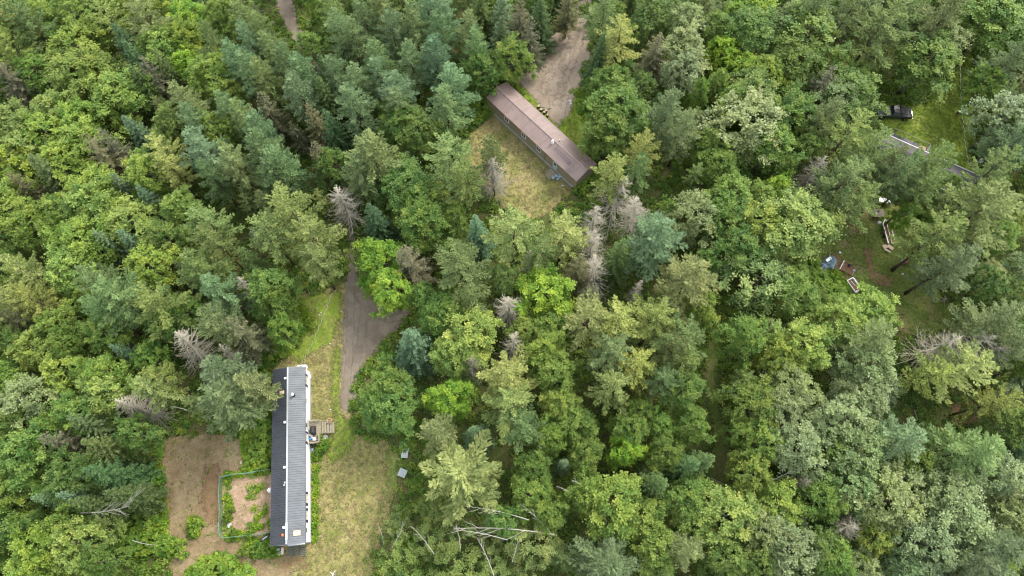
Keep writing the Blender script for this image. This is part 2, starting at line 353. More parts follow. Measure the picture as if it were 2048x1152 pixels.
def spruce_proto(seed, Rr, h, hb, whorls, mat, thin=1.0, droop=.35, spac=.24, tl=.27, tw=.1):
    rg = np.random.default_rng(seed); P = []; A = []; T = []
    for w in range(whorls):
        f = w/(whorls-1); z = hb+(h-hb)*f
        n = max(4, int(9-4*f)); prof = (1-f)**.8
        for k in range(n):
            if rg.random() > thin: continue
            az = w*1.7+k*6.283/n+rg.normal(0, .2); L = max(.25, Rr*prof*rg.uniform(.78, 1.12))
            el = -.28+.75*f; dr = np.array([math.cos(az), math.sin(az), 0.]); side = np.array([-math.sin(az), math.cos(az), 0.])
            bt = rg.normal(.48, .12)
            for s in np.arange(.12, L+.1, spac):
                t = s/L; p = dr*s+np.array([0, 0, z+s*el-droop*L*t*(1-t)*.6+.12*L*t*t])
                wl = .34*L*(1-t*.75)+.1
                for sg in (-1, 1):
                    td = dr*.9+side*sg*.7+np.array([0, 0, -.1]); td /= np.linalg.norm(td); m = max(1, int(wl/.2)); tt = bt+rg.normal(0, .1)
                    for q in range(m):
                        for _ in range(2):
                            c = p+td*(.06+q*.2+rg.uniform(0, .08)); d = td+rg.normal(0, .3, 3)
                            P.append(c); A.append(d); T.append(tt+rg.normal(0, .07)+.14*t)
    for _ in range(16):
        d = rg.normal(0, .3, 3)+np.array([0, 0, 1]); P.append(np.array([0, 0, h-rg.uniform(0, .7)])); A.append(d); T.append(.6)
    P = np.array(P); A = np.array(A); n = len(P)
    b = np.cross(A, np.array([0, 0, 1.])+rg.normal(0, .45, (n, 3)))
    sz = rg.uniform(.8, 1.3, n)
    return quads('crown', P, A, b, tl*sz, tw*sz*1.3, np.array(T), mat)

def dead_proto(seed, Rr, h, hb, whorls, dens=6, up=.15, bent=.0, r0=.17, th=1.0):
    rn = random.Random(seed); t_ = MB(); t_.tube([(0, 0, 0), (.06, .03, h*.5), (0, .08, h)], [r0, r0*.65, .03], 6)
    b = MB(); b.tube([(.03, .02, hb), (.05, .03, h*.5), (0, .07, h*.99)], .02, 4)
    for w in range(whorls):
        f = w/(whorls-1); z = hb+(h-hb)*f*.98; L0 = Rr*(1-f)**.6
        for k in range(dens):
            az = rn.uniform(0, 6.28); L = max(.3, L0*rn.uniform(.45, 1.1)); d = Vector((math.cos(az), math.sin(az), 0)); s = Vector((-d.y, d.x, 0))
            e = up+rn.uniform(-.2, .2); cu = rn.uniform(-.25, .3)
            pt = lambda q: Vector((0, 0, z+L*q*e+L*q*q*cu))+d*L*q+s*L*q*q*bent*rn.uniform(.6, 1)
            b.tube([pt(0), pt(.5), pt(1)], [.045*th, .032*th, .014*th], 3, cap=False)
            for j in range(4):
                q = rn.uniform(.3, .9); p = pt(q); dd = (d*.7+s*rn.choice((-1, 1))*rn.uniform(.4, 1)+Vector((0, 0, rn.uniform(-.3, .5)))).normalized()
                b.tube([p, p+dd*L*rn.uniform(.15, .35)], [.02*th, .01*th], 3, cap=False)
    return t_.mesh('trunk', M_DEAD, True), b.mesh('bare_branches', M_DEAD)

PROTO = {}
def proto(kind):
    return PROTO[kind]
for i in range(4): PROTO.setdefault('pine', []).append(dict(R=4.4, h=16, crown=pine_proto(10+i, 4.4, 16, 6.0, 10, 5, M_NEED, rise=.12+.07*i, irregular=.38), trunk=trunk_mesh(i, 16, .22, M_BARK, 12, .35, 3.2, .88)))
for i in range(2): PROTO.setdefault('starpine', []).append(dict(R=5., h=13, crown=pine_proto(20+i, 5., 13, 5.5, 7, 6, M_NEED, rise=.12, irregular=.4, spac=.26), trunk=trunk_mesh(3+i, 13, .2, M_BARK, 8, .4, 3., .85)))
for i in range(3): PROTO.setdefault('softpine', []).append(dict(R=3.2, h=14, crown=pine_proto(30+i, 3.2, 14, 4.0, 13, 6, M_NEED, spac=.27, tl=.36, tw=.1, rise=.2+.1*i, irregular=.42, droop=.2), trunk=trunk_mesh(5+i, 14, .18, M_BARK, 10, .35, 2.2, .85)))
for i in range(4): PROTO.setdefault('spruce', []).append(dict(R=2.3, h=13, crown=spruce_proto(50+i, 2.3, 13, 1.4, 30, M_NEED), trunk=trunk_mesh(9+i, 13, .17, M_BARK, 0)))
for i in range(2): PROTO.setdefault('thinspruce', []).append(dict(R=2.3, h=13, crown=spruce_proto(60+i, 2.3, 13, 2.6, 22, M_NEED, .62), trunk=trunk_mesh(14+i, 13, .16, M_GREYBARK, 22, .15, 2.0)))
for i in range(4): PROTO.setdefault('maple', []).append(dict(R=3.2, h=11.5, crown=broad_proto(70+i, 3.2, 11.5, 2.6, 84, M_BROAD, 13, 11, .23, .155, .35, .27), trunk=trunk_mesh(20+i, 11, .17, M_GREYBARK, 9, .3, 2.6)))
for i in range(3): PROTO.setdefault('poplar', []).append(dict(R=2.9, h=12, crown=broad_proto(80+i, 2.9, 12, 3.0, 74, M_POP, 13, 12, .19, .14, .5, .28), trunk=trunk_mesh(25+i, 11.5, .15, M_GREYBARK, 9, .3, 2.2)))
for i in range(3): PROTO.setdefault('feather', []).append(dict(R=3.0, h=9, crown=broad_proto(90+i, 3.0, 9, 2.2, 46, M_BROAD, 13, 10, .24, .1, .5, .32), trunk=trunk_mesh(30+i, 8.6, .1, M_GREYBARK, 9, .3, 2.2)))
for i in range(2): PROTO.setdefault('bush', []).append(dict(R=1.3, h=1.9, crown=broad_proto(95+i, 1.3, 1.9, -.3, 22, M_BROAD, 11, 7, .24, .17, .3, .25), trunk=trunk_mesh(35+i, 1.5, .05, M_BARK, 6, .1, .8)))
for i in range(3):
    t_, b_ = dead_proto(40+i, 2.9, 12.5, 2.5, 22, 5+i, up=(.05, -.12, .2)[i], r0=.13, th=1.15); PROTO.setdefault('snag', []).append(dict(R=2.5, h=12.5, crown=b_, trunk=t_))
for i in range(1):
    t_, b_ = dead_proto(48, 4.2, 11, 1.5, 24, 7, up=-.05, r0=.15, th=1.5); PROTO.setdefault('broadsnag', []).append(dict(R=4.2, h=11, crown=b_, trunk=t_))
for i in range(2):
    t_, b_ = dead_proto(44+i, 2.6, 7.5, 2.2, 16, 13, up=.5, bent=.5, r0=.12); PROTO.setdefault('twiggy', []).append(dict(R=2.6, h=7.5, crown=b_, trunk=t_))

# kind code -> proto, colour, height range, label words, category, name
KIND = {
 'P': ('pine', (.155, .21, .062), (13, 17), 'olive green pine', 'pine tree', 'pine_tree'),
 'Y': ('pine', (.215, .265, .068), (12, 16), 'yellow green pine', 'pine tree', 'pine_tree'),
 'X': ('starpine', (.2, .26, .085), (12, 14), 'spiky star shaped pale green pine', 'pine tree', 'pine_tree'),
 'Q': ('softpine', (.13, .175, .075), (13, 17), 'soft grey green pine', 'pine tree', 'pine_tree'),
 'B': ('softpine', (.105, .18, .08), (12, 16), 'blue green dense conifer', 'conifer', 'conifer_tree'),
 'S': ('spruce', (.06, .115, .042), (11, 15), 'dark green pointed spruce', 'spruce tree', 'spruce_tree'),
 'T': ('spruce', (.1, .17, .085), (10, 14), 'pale teal pointed spruce', 'spruce tree', 'spruce_tree'),
 'O': ('thinspruce', (.115, .115, .055), (11, 14), 'olive brown thinning spruce', 'spruce tree', 'spruce_tree'),
 'M': ('maple', (.16, .245, .028), (9, 12), 'bright yellow green maple', 'maple tree', 'maple_tree'),
 'L': ('maple', (.175, .32, .015), (8, 11), 'vivid lime green maple', 'maple tree', 'maple_tree'),
 'G': ('maple', (.095, .175, .028), (9, 12), 'mid green broadleaf tree', 'broadleaf tree', 'broadleaf_tree'),
 'A': ('poplar', (.145, .215, .075), (10, 13), 'silvery green poplar', 'poplar tree', 'poplar_tree'),
 'F': ('feather', (.15, .215, .05), (6, 9), 'low feathery green tree', 'young tree', 'young_tree'),
 'D': ('snag', (.4, .4, .4), (10, 13), 'bare grey dead conifer', 'dead tree', 'dead_tree'),
 'C': ('broadsnag', (.4, .4, .4), (10, 11), 'wide spreading grey dead conifer', 'dead tree', 'dead_tree'),
 'E': ('twiggy', (.4, .4, .4), (10, 11), 'rounded bare twiggy dead tree', 'dead tree', 'dead_tree'),
 'U': ('bush', (.12, .22, .02), (1.3, 2.2), 'low bright green bush', 'bush', 'leafy_bush'),
}
rnd = random.Random(7)
TREES = []    # [kind, root, px]
def plant(kind, u, v, rpx, h=None, colour=None, label=None, group=None, cf=None, squash=1.0):
    pn, col, hr, words, cat, name = KIND[kind]
    if h is None:
        h = hr[0]+(hr[1]-hr[0])*min(1, max(0, (rpx-25)/40))*.8+rnd.uniform(0, .2)*(hr[1]-hr[0])
    cf = cf or (.72 if kind in 'PYQBAMLG' else .62 if kind != 'U' else .4)
    p = W(u, v, h*cf); dep = PX(p.x, p.y, p.z)[2]; rw = rpx*dep/F*(1.24 if kind in 'PYQBXMGLAF' else 1.2)
    return plant_w(kind, p.x, p.y, rw, h, colour, label, group, squash)
def plant_w(kind, x, y, rw, h, colour=None, label=None, group=None, squash=1.0):
    pn, col, hr, words, cat, name = KIND[kind]
    pr = rnd.choice(PROTO[pn]); col = colour or col
    root = empty(name, (x, y, 0), rnd.uniform(0, 6.28)); ln_ = .09 if kind == 'D' else .035
    root.rotation_euler[0] = rnd.uniform(-ln_, ln_); root.rotation_euler[1] = rnd.uniform(-ln_, ln_)
    s = rw/pr['R']; root.scale = (s, s*squash, h/pr['h'])
    al = {'B': (.14, .19, .055), 'Q': (.16, .2, .07), 'G': (.12, .205, .03), 'M': (.17, .265, .05), 'L': (.13, .24, .02), 'S': (.09, .13, .035), 'A': (.18, .22, .06), 'P': (.12, .19, .06)}.get(kind, col)
    q_ = rnd.random()**1.3; col = tuple(a_*(1-q_)+b_*q_ for a_, b_ in zip(col, al)) if not colour else col
    gy = sum(col)/3; col = tuple(a_*.9+gy*.1 for a_ in col); k = rnd.uniform(.84, 1.24)*1.07; c = (col[0]*k*rnd.uniform(.9, 1.1), col[1]*k, col[2]*k*rnd.uniform(.85, 1.15), 1)
    cr = link(bpy.data.objects.new('crown' if kind not in 'DEC' else 'bare_branches', pr['crown']), root); cr.color = c
    link(bpy.data.objects.new('trunk', pr['trunk']), root)
    root['category'] = cat
    if label: root['label'] = label
    u, v, _ = PX(x, y, h*.7)
    TREES.append([kind, root, (u, v), x, y, rw, h]); return root

# trees read off the photograph: kind, u, v, radius (photo pixels)
T = """P20,25,42 P60,42,45 G10,60,40 M80,35,30 M139,21,36 Y208,20,34 P285,30,46 L375,35,34 M372,76,32 S257,94,34 M323,94,38 M153,97,48
M160,150,56 M240,190,48 Y21,90,42 O35,165,42 G76,146,36 S278,125,30 O312,153,32 S295,172,30 M420,150,40 B427,80,32 B493,38,32 B500,80,30
B465,118,32 B522,62,30 B545,94,28 B497,140,36 B530,155,32 B573,118,36 B608,145,38 B604,182,38 B368,200,36 B385,243,34 B462,215,34 B482,232,32
B521,257,38 B400,295,44 B465,323,42 B521,295,44 B562,323,42 B552,352,38 O542,226,34 O635,243,28 G622,92,24 S652,200,32 S668,262,30 G662,330,30 S650,150,28 O640,315,30 Y323,300,38 Y340,333,32
M347,240,30 M436,260,32 T278,260,26 M118,222,44 M97,264,44 M156,236,38 M21,257,44 M45,302,42 M163,285,40 M125,326,38 M28,330,40 O208,312,40
O233,300,30 S104,354,38 M295,344,36 M194,378,46 T250,378,26 B425,350,30 O60,385,32 M470,20,26 G440,30,26 S340,140,24 L375,130,26
B681,52,34 B730,35,32 B702,75,32 B782,60,34 B827,38,34 B886,20,32 B935,52,30 B952,92,28 B876,62,36 B750,115,36 B712,167,38 B824,115,36
B872,115,40 B905,167,44 B890,210,38 B796,180,42 B754,146,32 B671,146,36 B709,210,42 B790,215,36 G803,240,38 G837,266,36 T1008,28,32 S1001,76,32
O1042,42,34 S1080,35,32 O1060,80,32 O1136,12,28 S962,14,30 G1022,110,34 G958,140,30 B740,305,58 B720,350,40 G817,368,46 P895,312,54 P928,358,42
D690,405,40 Q983,300,30 C987,346,44 B1205,18,34 Y1240,76,48 G1226,167,36 S1196,110,26 G1237,215,50 G1218,262,42 O1310,115,36 Q1335,215,44
Y1285,295,40 P1226,351,46 B1278,338,30 G1310,28,38 A1372,45,34 A1372,95,38 A1366,140,30 Q1368,255,36 B665,10,30 B760,8,32 B850,3,30
S751,436,32 L760,520,42 L778,578,36 O822,522,40 G850,442,42 G835,400,36 P928,526,58 T959,460,28 Y1025,456,56 Y1129,460,52 P1075,500,40 B945,595,36
D1053,526,18 L1084,581,48 D1018,612,36 D1230,398,44 D1185,446,34 D1185,492,34 D1197,540,36 D1275,425,38 O1157,540,32 S1240,515,32 B1315,470,60
Q1375,560,62 G878,625,42 M935,665,50 M910,712,36 T829,690,44 G772,780,44 G782,818,42 G748,806,28 D1018,690,28 E952,735,26 Y1010,750,60 M1094,700,32
M1112,748,38 Y1181,637,58 Y1240,640,56 Y1310,640,54 P1220,705,54 Y1275,725,50 P1345,695,46 D1272,578,16 O1181,592,28 L901,799,36 Q880,862,40
T955,872,30 P1012,813,58 P1051,848,44 M1118,809,30 Y1226,780,50 P1330,755,34 G1149,845,34 G1100,870,30 X925,962,88 T1128,925,16 L1250,900,28
G1260,860,30 S1306,966,38 M1062,987,34 G1173,905,30 M1226,1015,56 M1288,1040,44 Q1226,1125,62 G1313,1099,44 F922,1127,48 F1062,1092,44
F800,1048,24 F866,1078,36 F807,1116,34 F990,1060,30 G1170,980,34 G1069,940,32 G1010,1040,28 F870,1020,26 G1330,910,30 G1100,1030,28
L1501,15,44 G1497,60,48 L1487,139,30 L1445,108,28 M1529,149,34 G1615,70,58 G1591,132,44 Q1636,6,42 P1765,45,64 P1817,15,50 P1700,20,40 Q1890,28,48
G1855,120,52 A1885,85,34 O1643,174,38 G1702,190,48 A1680,205,36 G1501,194,48 A1501,243,60 G1585,226,46 G1542,288,42 P1695,262,54 P1738,302,52
P1695,354,54 C1626,345,44 L1556,378,24 G1612,299,28 P1866,325,46 P1800,350,44 Q1778,322,30 P1842,338,32 P1932,405,44 P1850,380,40 G1990,35,56 B2025,122,44 G1973,170,30 A2012,235,46 B2035,275,44 P1995,335,38
Q1650,232,34 M1470,205,34 G1430,60,28 G1425,290,28 G1440,330,34 G1460,390,40 A1390,432,42 G1450,430,40 M1591,446,62 M1522,450,48 G1480,500,40 P1713,400,46
P1966,420,84 P1880,470,58 Q1905,525,48 F1515,560,68 G1591,585,36 G1492,672,38 M1740,625,42 M1690,650,42 M1605,690,46 M1560,715,38 Q1747,675,54
A1730,727,48 Y1925,740,66 Y1860,750,40 D1880,695,44 D1925,695,46 D1970,698,40 Q1997,647,54 Q2030,690,44 G1966,567,30 P1369,675,56 M1395,616,32 L1806,429,18
P1366,730,36 G1368,778,34 G1384,850,30 S1371,935,34 S1400,922,30 M1500,950,36 A1564,820,40 A1690,837,48 A1599,897,48 A1707,907,54 G1505,809,44
G1522,880,40 A1585,781,42 A1732,799,42 B1798,872,54 B1941,900,62 A1993,945,48 A1767,1001,58 A1871,994,56 A1906,1040,62 A1854,1085,52 G1645,1001,42
M1557,1008,42 M1453,1029,54 G1383,1001,40 M1390,1050,36 E1685,1057,36 M1749,1075,34 A1575,1099,52 G1637,1098,44 G1662,1120,38 Q1379,1100,38
M1453,1115,36 Q1993,1105,62 A2028,1047,42 E1596,973,20 Q1941,1137,44 A1802,1137,34 A2040,1005,36 A1640,850,34 G1650,900,36 M1745,950,36 G1830,930,36
M1484,872,22 A1520,1060,42 G1510,1120,38 A1700,980,42 G2030,850,40 S2040,900,34 Y2000,800,40
M17,411,44 M69,449,44 M128,422,34 M191,408,46 M264,449,44 M167,477,48 M365,418,32 T229,491,30 T274,488,28 T305,400,26 P410,446,46 P434,481,36
P583,415,60 P538,463,52 P625,475,54 P630,520,38 M139,543,44 M305,536,42 G330,480,34 Y45,540,40 Y14,588,44 Y69,602,46 P243,588,62 P312,606,58 P195,560,42
B396,540,48 B434,575,40 S500,529,30 G542,575,38 D493,588,26 G558,604,30 M118,658,40 M69,703,44 M208,665,34 G139,692,34 P427,644,46 O484,668,40
D378,697,40 D448,706,20 M128,741,40 M208,752,40 G299,713,28 T257,703,22 Y319,755,34 Q444,752,54 M7,755,40 G20,690,36 O30,640,34 P200,620,40
Q447,798,60 Q500,770,34 Y314,778,42 M209,785,40 A63,802,44 G21,771,38 C272,816,46 G150,830,38 G63,907,56 G147,949,44 O129,885,38 S216,897,38
S223,945,38 T115,994,28 T155,990,26 G21,994,40 G133,1047,32 F209,1054,30 M87,1099,52 M150,1092,46 G21,1064,40 G30,850,40 G100,860,34 S250,990,32
S180,1010,28 M60,1140,40 G200,1125,30 G330,640,34 G370,620,30 G270,870,30 S180,850,32 G560,660,24"""
import re
HT = {}
for tok in T.split():
    m_ = re.match(r'([A-Z])(-?\d+),(-?\d+),(\d+)', tok); plant(m_[1], int(m_[2]), int(m_[3]), int(m_[4]))
for u, v, r in [(436,1142,34),(470,1148,26),(405,1148,22),(390,1052,13),(330,1092,20),(355,1100,16),(300,1085,22),(645,880,10),(650,893,9),(640,905,8),
    (518,1098,14),(540,1100,12),(490,1100,10),(525,880,20),(510,905,18),(530,930,14),(500,860,16),(525,850,18),(1168,365,12),(1160,378,10),(1190,355,14),
    (600,660,12),(588,680,14),(620,650,10),(570,640,18),(545,700,22),(520,720,24),(530,760,16),(960,210,22),(945,235,22),(975,150,18),(890,255,24),(870,270,22),
    (1195,260,16),(1185,180,12),(1175,210,14),(1200,140,14),(1960,170,22),(1975,300,26),(1990,330,20),(1635,560,22),(1660,580,22),(1620,535,20),(1680,600,20),(1640,600,22),(1730,590,14),
    (1850,440,14),(1600,560,16),(455,1035,9),(462,1020,7),(300,900,24),(320,960,12),(290,950,22),(300,1000,20),(280,1040,22),(260,1090,24),(470,1065,8),(500,1068,7)]:
    plant('U', u, v, r)

# filler trees of the closed canopy
def clear_px(u, v, grow=0):
    P = np.array([[u, v]])
    return max(seg_sd(P, c)[0] for c in CLEAR+[[(525,-30),(565,-10),(605,60),(600,108),(572,85),(540,40)],[(795,880),(832,885),(832,965),(795,970)],[(960,160),(1010,160),(1190,340),(1155,385)],[(545,735),(625,735),(625,1095),(540,1095)],[(668,520),(800,600),(830,620),(700,700),(670,830)]]) > -grow
def zone(u, v):
    if u < 300: return rnd.choice('MMMGGSP')
    if u < 640: return rnd.choice('BBMSOG') if v < 380 else rnd.choice('GMPSQ')
    if u < 970: return rnd.choice('BBSTG') if v < 400 else rnd.choice('GFMG')
    if u < 1400: return rnd.choice('GPSOG') if v < 500 else rnd.choice('GMPGF')
    if v > 760: return rnd.choice('AAGMG')
    return rnd.choice('GGPAM')
fill = []
for _ in range(9000):
    x = rnd.uniform(-104, 104); y = rnd.uniform(-16, 112)
    r = rnd.uniform(1.6, 2.4); h = rnd.uniform(6.5, 9.5)
    u, v, dep = PX(x, y, h*.7); rp = r*F/dep
    if u < -160 or u > 2208 or v < -150 or v > 1320: continue
    out = u < -20 or u > 2068 or v < -20 or v > 1172
    if clear_px(u, v, rp*1.25) or clear_px(*PX(x, y, 0)[:2], rp*.7): continue
    u3, v3, _q = PX(x, y, h)
    if clear_px(u3, v3, rp*.4): continue
    sc_ = 1.0 if out else .66
    if any((x-t[3])**2+(y-t[4])**2 < (sc_*(r+t[5]))**2 for t in TREES): continue
    k = zone(u, v)
    if out: r *= 1.35; h *= 1.35
    plant_w(k, x, y, r, h)
    if len(TREES) > 760: break
print('TREES', len(TREES))

# ------------------------------------------------------------ undergrowth and grass (uncountable)
def scatter(name, label, cat, pts, R0, nleaf, ll, lw, hh, colour, seed, mat=M_UNDER):
    rg = np.random.default_rng(seed); n = len(pts); pts = np.array(pts)
    C = np.repeat(pts, nleaf, 0); rr = np.repeat(rg.uniform(.5, 1.2, n)*R0, nleaf); az = rg.uniform(0, 6.28, n*nleaf); q = rg.uniform(0, 1, n*nleaf)**.6
    hz = np.repeat(rg.uniform(.5, 1.3, n)*hh, nleaf)*(1-q*q*.8)*rg.uniform(.5, 1, n*nleaf)
    P = np.stack([C[:, 0]+np.cos(az)*rr*q, C[:, 1]+np.sin(az)*rr*q, hz+.03], 1)
    a = np.stack([np.cos(az), np.sin(az), rg.normal(.25, .3, n*nleaf)], 1)+rg.normal(0, .3, (n*nleaf, 3))
    b = np.cross(a, np.array([0, 0, 1.])+rg.normal(0, .4, (n*nleaf, 3)))
    tint = np.repeat(rg.normal(.5, .2, n), nleaf)+rg.normal(0, .1, n*nleaf); s = rg.uniform(.7, 1.3, n*nleaf)
    o = link(bpy.data.objects.new(name, quads(name, P, a, b, ll*s, lw*s, tint, mat))); o.color = (*colour, 1)
    return tag(o, label, cat, kind='stuff')
RG = np.random.default_rng(5)
X = RG.uniform(-92, 92, 26000); Y = RG.uniform(-6, 92, 26000); P2 = np.stack([X, Y], 1)
sdm = np.full(len(P2), -1e9)
for c in CLEAR+[GAP, DRIVE]: sdm = np.maximum(sdm, seg_sd(P2, wpoly(c)))
sdh = np.maximum(seg_sd(P2, wpoly([(545,735),(625,735),(625,1095),(540,1095)])), seg_sd(P2, wpoly([(965,185),(1010,160),(1190,345),(1155,385)])))
keep = (sdm < .3) & (sdh < .2)
dk = P2[keep & (RG.random(len(P2)) < .8)]
scatter('undergrowth', 'dark green ferns and seedlings covering the forest floor', 'undergrowth', dk, .75, 26, .34, .17, .8, (.11, .19, .03), 1)
br = P2[keep & (sdm > -5.5) & (RG.random(len(P2)) < .9)]
scatter('bright_undergrowth', 'bright green ferns and brambles along the clearing edges', 'undergrowth', br, .6, 34, .3, .15, .6, (.13, .22, .022), 2)
def inside(poly, n, seed, m=0.):
    rg = np.random.default_rng(seed); A = np.array(wpoly(poly)); lo = A.min(0); hi = A.max(0)
    Q = rg.uniform(lo, hi, (n, 2)); return Q[seg_sd(Q, A) > m]
fern = np.concatenate([inside(p, n, 11+i) for i, (p, n) in enumerate([
    ([(485,850),(546,780),(546,945),(486,945)], 420), ([(622,880),(660,870),(655,890),(638,925),(634,1090),(624,1090)], 200),
    ([(492,1080),(545,1078),(560,1110),(500,1110)], 110), ([(560,620),(600,600),(625,640),(590,700),(545,740),(530,700)], 220),
    ([(380,1130),(480,1125),(500,1160),(370,1160)], 150), ([(1620,540),(1690,545),(1700,595),(1760,590),(1750,620),(1600,620)], 420),
    ([(450,950),(462,950),(462,1075),(450,1075)], 50), ([(500,1040),(545,1040),(545,1075),(455,1078),(455,1066),(500,1062)], 45), ([(300,870),(325,900),(330,1000),(345,1100),(270,1100)], 300),
    ([(1140,180),(1185,180),(1185,250),(1165,250)], 70), ([(505,965),(530,960),(525,980),(500,1000),(492,995)], 20), ([(505,1015),(535,1010),(535,1035),(512,1040)], 16), ([(450,948),(545,936),(545,946),(452,958)], 40), ([(375,1035),(400,1030),(402,1070),(380,1080)], 40)])])
scatter('fern_patch', 'knee high bright ferns and weeds beside the homes', 'ferns', fern, .5, 34, .27, .14, .5, (.16, .27, .022), 3)
def tufts(name, label, polys, dens, colour, seed):
    pts = np.concatenate([inside(p, int(n*dens), seed+i, .1) for i, (p, n) in enumerate(polys)])
    if name == 'dry_grass': pts = pts[seg_sd(pts, wpoly([(318,880),(484,868),(548,950),(548,1110),(610,1105),(620,1135),(540,1170),(345,1180),(322,960)])) < 0]
    pts = pts[(seg_sd(pts, wpoly(DRIVE)) < -.1) & (seg_sd(pts, wpoly(DIRT_NE)) < 0)]
    pts = pts[np.maximum(seg_sd(pts, wpoly([(545,735),(625,735),(625,1095),(540,1095)])), seg_sd(pts, wpoly([(965,185),(1010,160),(1190,345),(1155,385)]))) < 0]
    return scatter(name, label, 'grass', pts, .3, 7, .3, .07, .1, colour, seed)
tufts('dry_grass', 'dry straw coloured mown grass on the lawns', [(LAWN_MAIN, 9000), (LAWN_BROWN, 2600)], 1, (.29, .25, .115), 40)
tufts('green_grass', 'short green grass growing on the lawns', [(LAWN_TRUCK, 3500), (GRASS_NE, 1200), (YARD, 1800), ([(665,700),(682,690),(682,830),(722,860),(700,905),(665,930),(650,905)], 900), (LAWN_MAIN, 1400)], 1, (.18, .23, .045), 50)

# ------------------------------------------------------------ homes
def metal_roof(name, col, rough, spec=.5, streak=None):
    m, t, p, L = nodes(name)
    f = noise(t, .7, 6, .7); c = ramp(t, f, [(.3, tuple(q*.78 for q in col)), (.7, tuple(q*1.18 for q in col))])
    w = t.nodes.new('ShaderNodeTexWave'); w.bands_direction = 'Y'; w.inputs['Scale'].default_value = .16; w.inputs['Distortion'].default_value = 0
    L.new(t.nodes.new('ShaderNodeTexCoord').outputs['Object'], w.inputs['Vector'])
    c = mixc(t, 1.0, c, ramp(t, w.outputs['Fac'], [(.0, (.88, .88, .88)), (.04, (1, 1, 1))]), 'MULTIPLY')
    c = mixc(t, 1.0, c, ramp(t, noise(t, 7, 6, .8), [(.3, (.85, .85, .85)), (.7, (1.12, 1.12, 1.12))]), 'MULTIPLY')
    if streak:
        c = mixc(t, ramp(t, noise(t, 1.6, 7, .8, dist=1), [(.62, (0, 0, 0)), (.72, (1, 1, 1))]), c, streak)
    L.new(c, p.inputs['Base Color']); p.inputs['Roughness'].default_value = rough; p.inputs['Specular IOR Level'].default_value = spec
    return m
M_WHITE = plain('white_siding', (.78, .79, .8), .6, .3, var=.05, sc=.8)
M_TRIM = plain('white_trim', (.72, .72, .7), .5, .3, var=.06)
M_TAN = plain('tan_siding', (.27, .235, .165), .7, .3, var=.12, sc=.9)
M_SKIRT = plain('grey_skirting', (.42, .42, .43), .7, .3, var=.15, sc=1.5)
M_SHUT = plain('dark_shutter', (.045, .04, .065), .5, .4, var=.1)
M_GLASS = plain('window_glass', (.05, .06, .065), .22, .7, var=.2, sc=.6)
M_CURT = plain('pale_curtain', (.55, .5, .4), .8, .2, var=.1)
M_ROOFLIT = metal_roof('grey_roofing_painted_lit', (.118, .133, .145), .38, .5, (.13, .135, .13))  # east slope of the grey roof: lighter base colour paints in the bright side
M_ROOFSHADE = metal_roof('grey_roofing_painted_shaded', (.045, .05, .06), .48, .35, (.085, .08, .07))  # west slope of the same roof: darker base colour paints in its shade
M_ROOFB = metal_roof('brown_metal_roofing', (.25, .185, .165), .36, .5, (.17, .11, .08))
M_STEEL = plain('galvanised_steel', (.5, .53, .54), .35, .5, .6, var=.12)
M_GALV = plain('pale_grey_flashing', (.38, .42, .42), .4, .5, .3, var=.1)
M_BLACK = plain('black_rubber', (.02, .02, .022), .5, .4, var=.3)
M_WOOD = plain('weathered_lumber', (.27, .24, .175), .85, .2, var=.25, sc=5)
M_PLY = plain('tan_plywood', (.5, .38, .26), .85, .2, var=.2, sc=4)
M_ORANGE = plain('orange_plastic', (.62, .16, .06), .5, .4, var=.1)
M_RED = plain('red_plastic', (.5, .06, .06), .5, .4, var=.1)
M_BLUE = plain('blue_plastic', (.04, .25, .55), .4, .4, var=.1)
M_DOORB = plain('pale_blue_door', (.42, .52, .55), .5, .4, var=.08)
M_WPLAS = plain('white_plastic', (.75, .75, .74), .4, .4, var=.08)
M_GPLAS = plain('grey_plastic', (.27, .32, .34), .5, .4, var=.12)
M_SHINGLE = ground_mat('dark_grey_shingles', [(.3, (.09, .085, .09)), (.6, (.13, .122, .125)), (.8, (.18, .165, .16))], .6, 7, fvar=.25)
M_RUST = plain('rusty_brown_boards', (.2, .115, .07), .85, .2, var=.35, sc=3)
M_PINK = plain('pale_pink_stone', (.6, .48, .44), .8, .2, var=.15)
M_STONE = plain('pale_stone', (.5, .49, .46), .9, .2, var=.25)

def roof_side(parent, sx, L, hw, ze, zr, mat, ribs, name='roof_slope', hip0=0., hip1=0., th=.05):
    """one slope: eave at x=sx*hw, z=ze; ridge at x=0, z=zr; ribs run eave to ridge.  hip0/hip1: the ridge stops short of the ends"""
    b = MB(); h = L/2
    e0, e1, r0, r1 = -h, h, -h+hip0, h-hip1
    top = [(sx*hw, e0, ze), (sx*hw, e1, ze), (0, r1, zr), (0, r0, zr)]
    b.add(top+[(x, y, z-th) for x, y, z in top], [(0, 1, 2, 3), (7, 6, 5, 4), (0, 4, 5, 1), (1, 5, 6, 2), (2, 6, 7, 3), (3, 7, 4, 0)])
    n = int(L/ribs); a = math.atan2(zr-ze, hw); ln = math.hypot(hw, zr-ze)
    for i in range(1, n):
        y = -h+i*L/n
        q = 1.0
        if hip0 and y < r0: q = (y+h)/hip0
        if hip1 and y > r1: q = (h-y)/hip1
        if q < .15: continue
        cx = sx*(hw-hw*q/2); cz = ze+(zr-ze)*q/2
        b.box((cx, y, cz+.03), (ln*q-.04, .055, .05), ry=sx*a)
    return b.build(name, mat, parent)
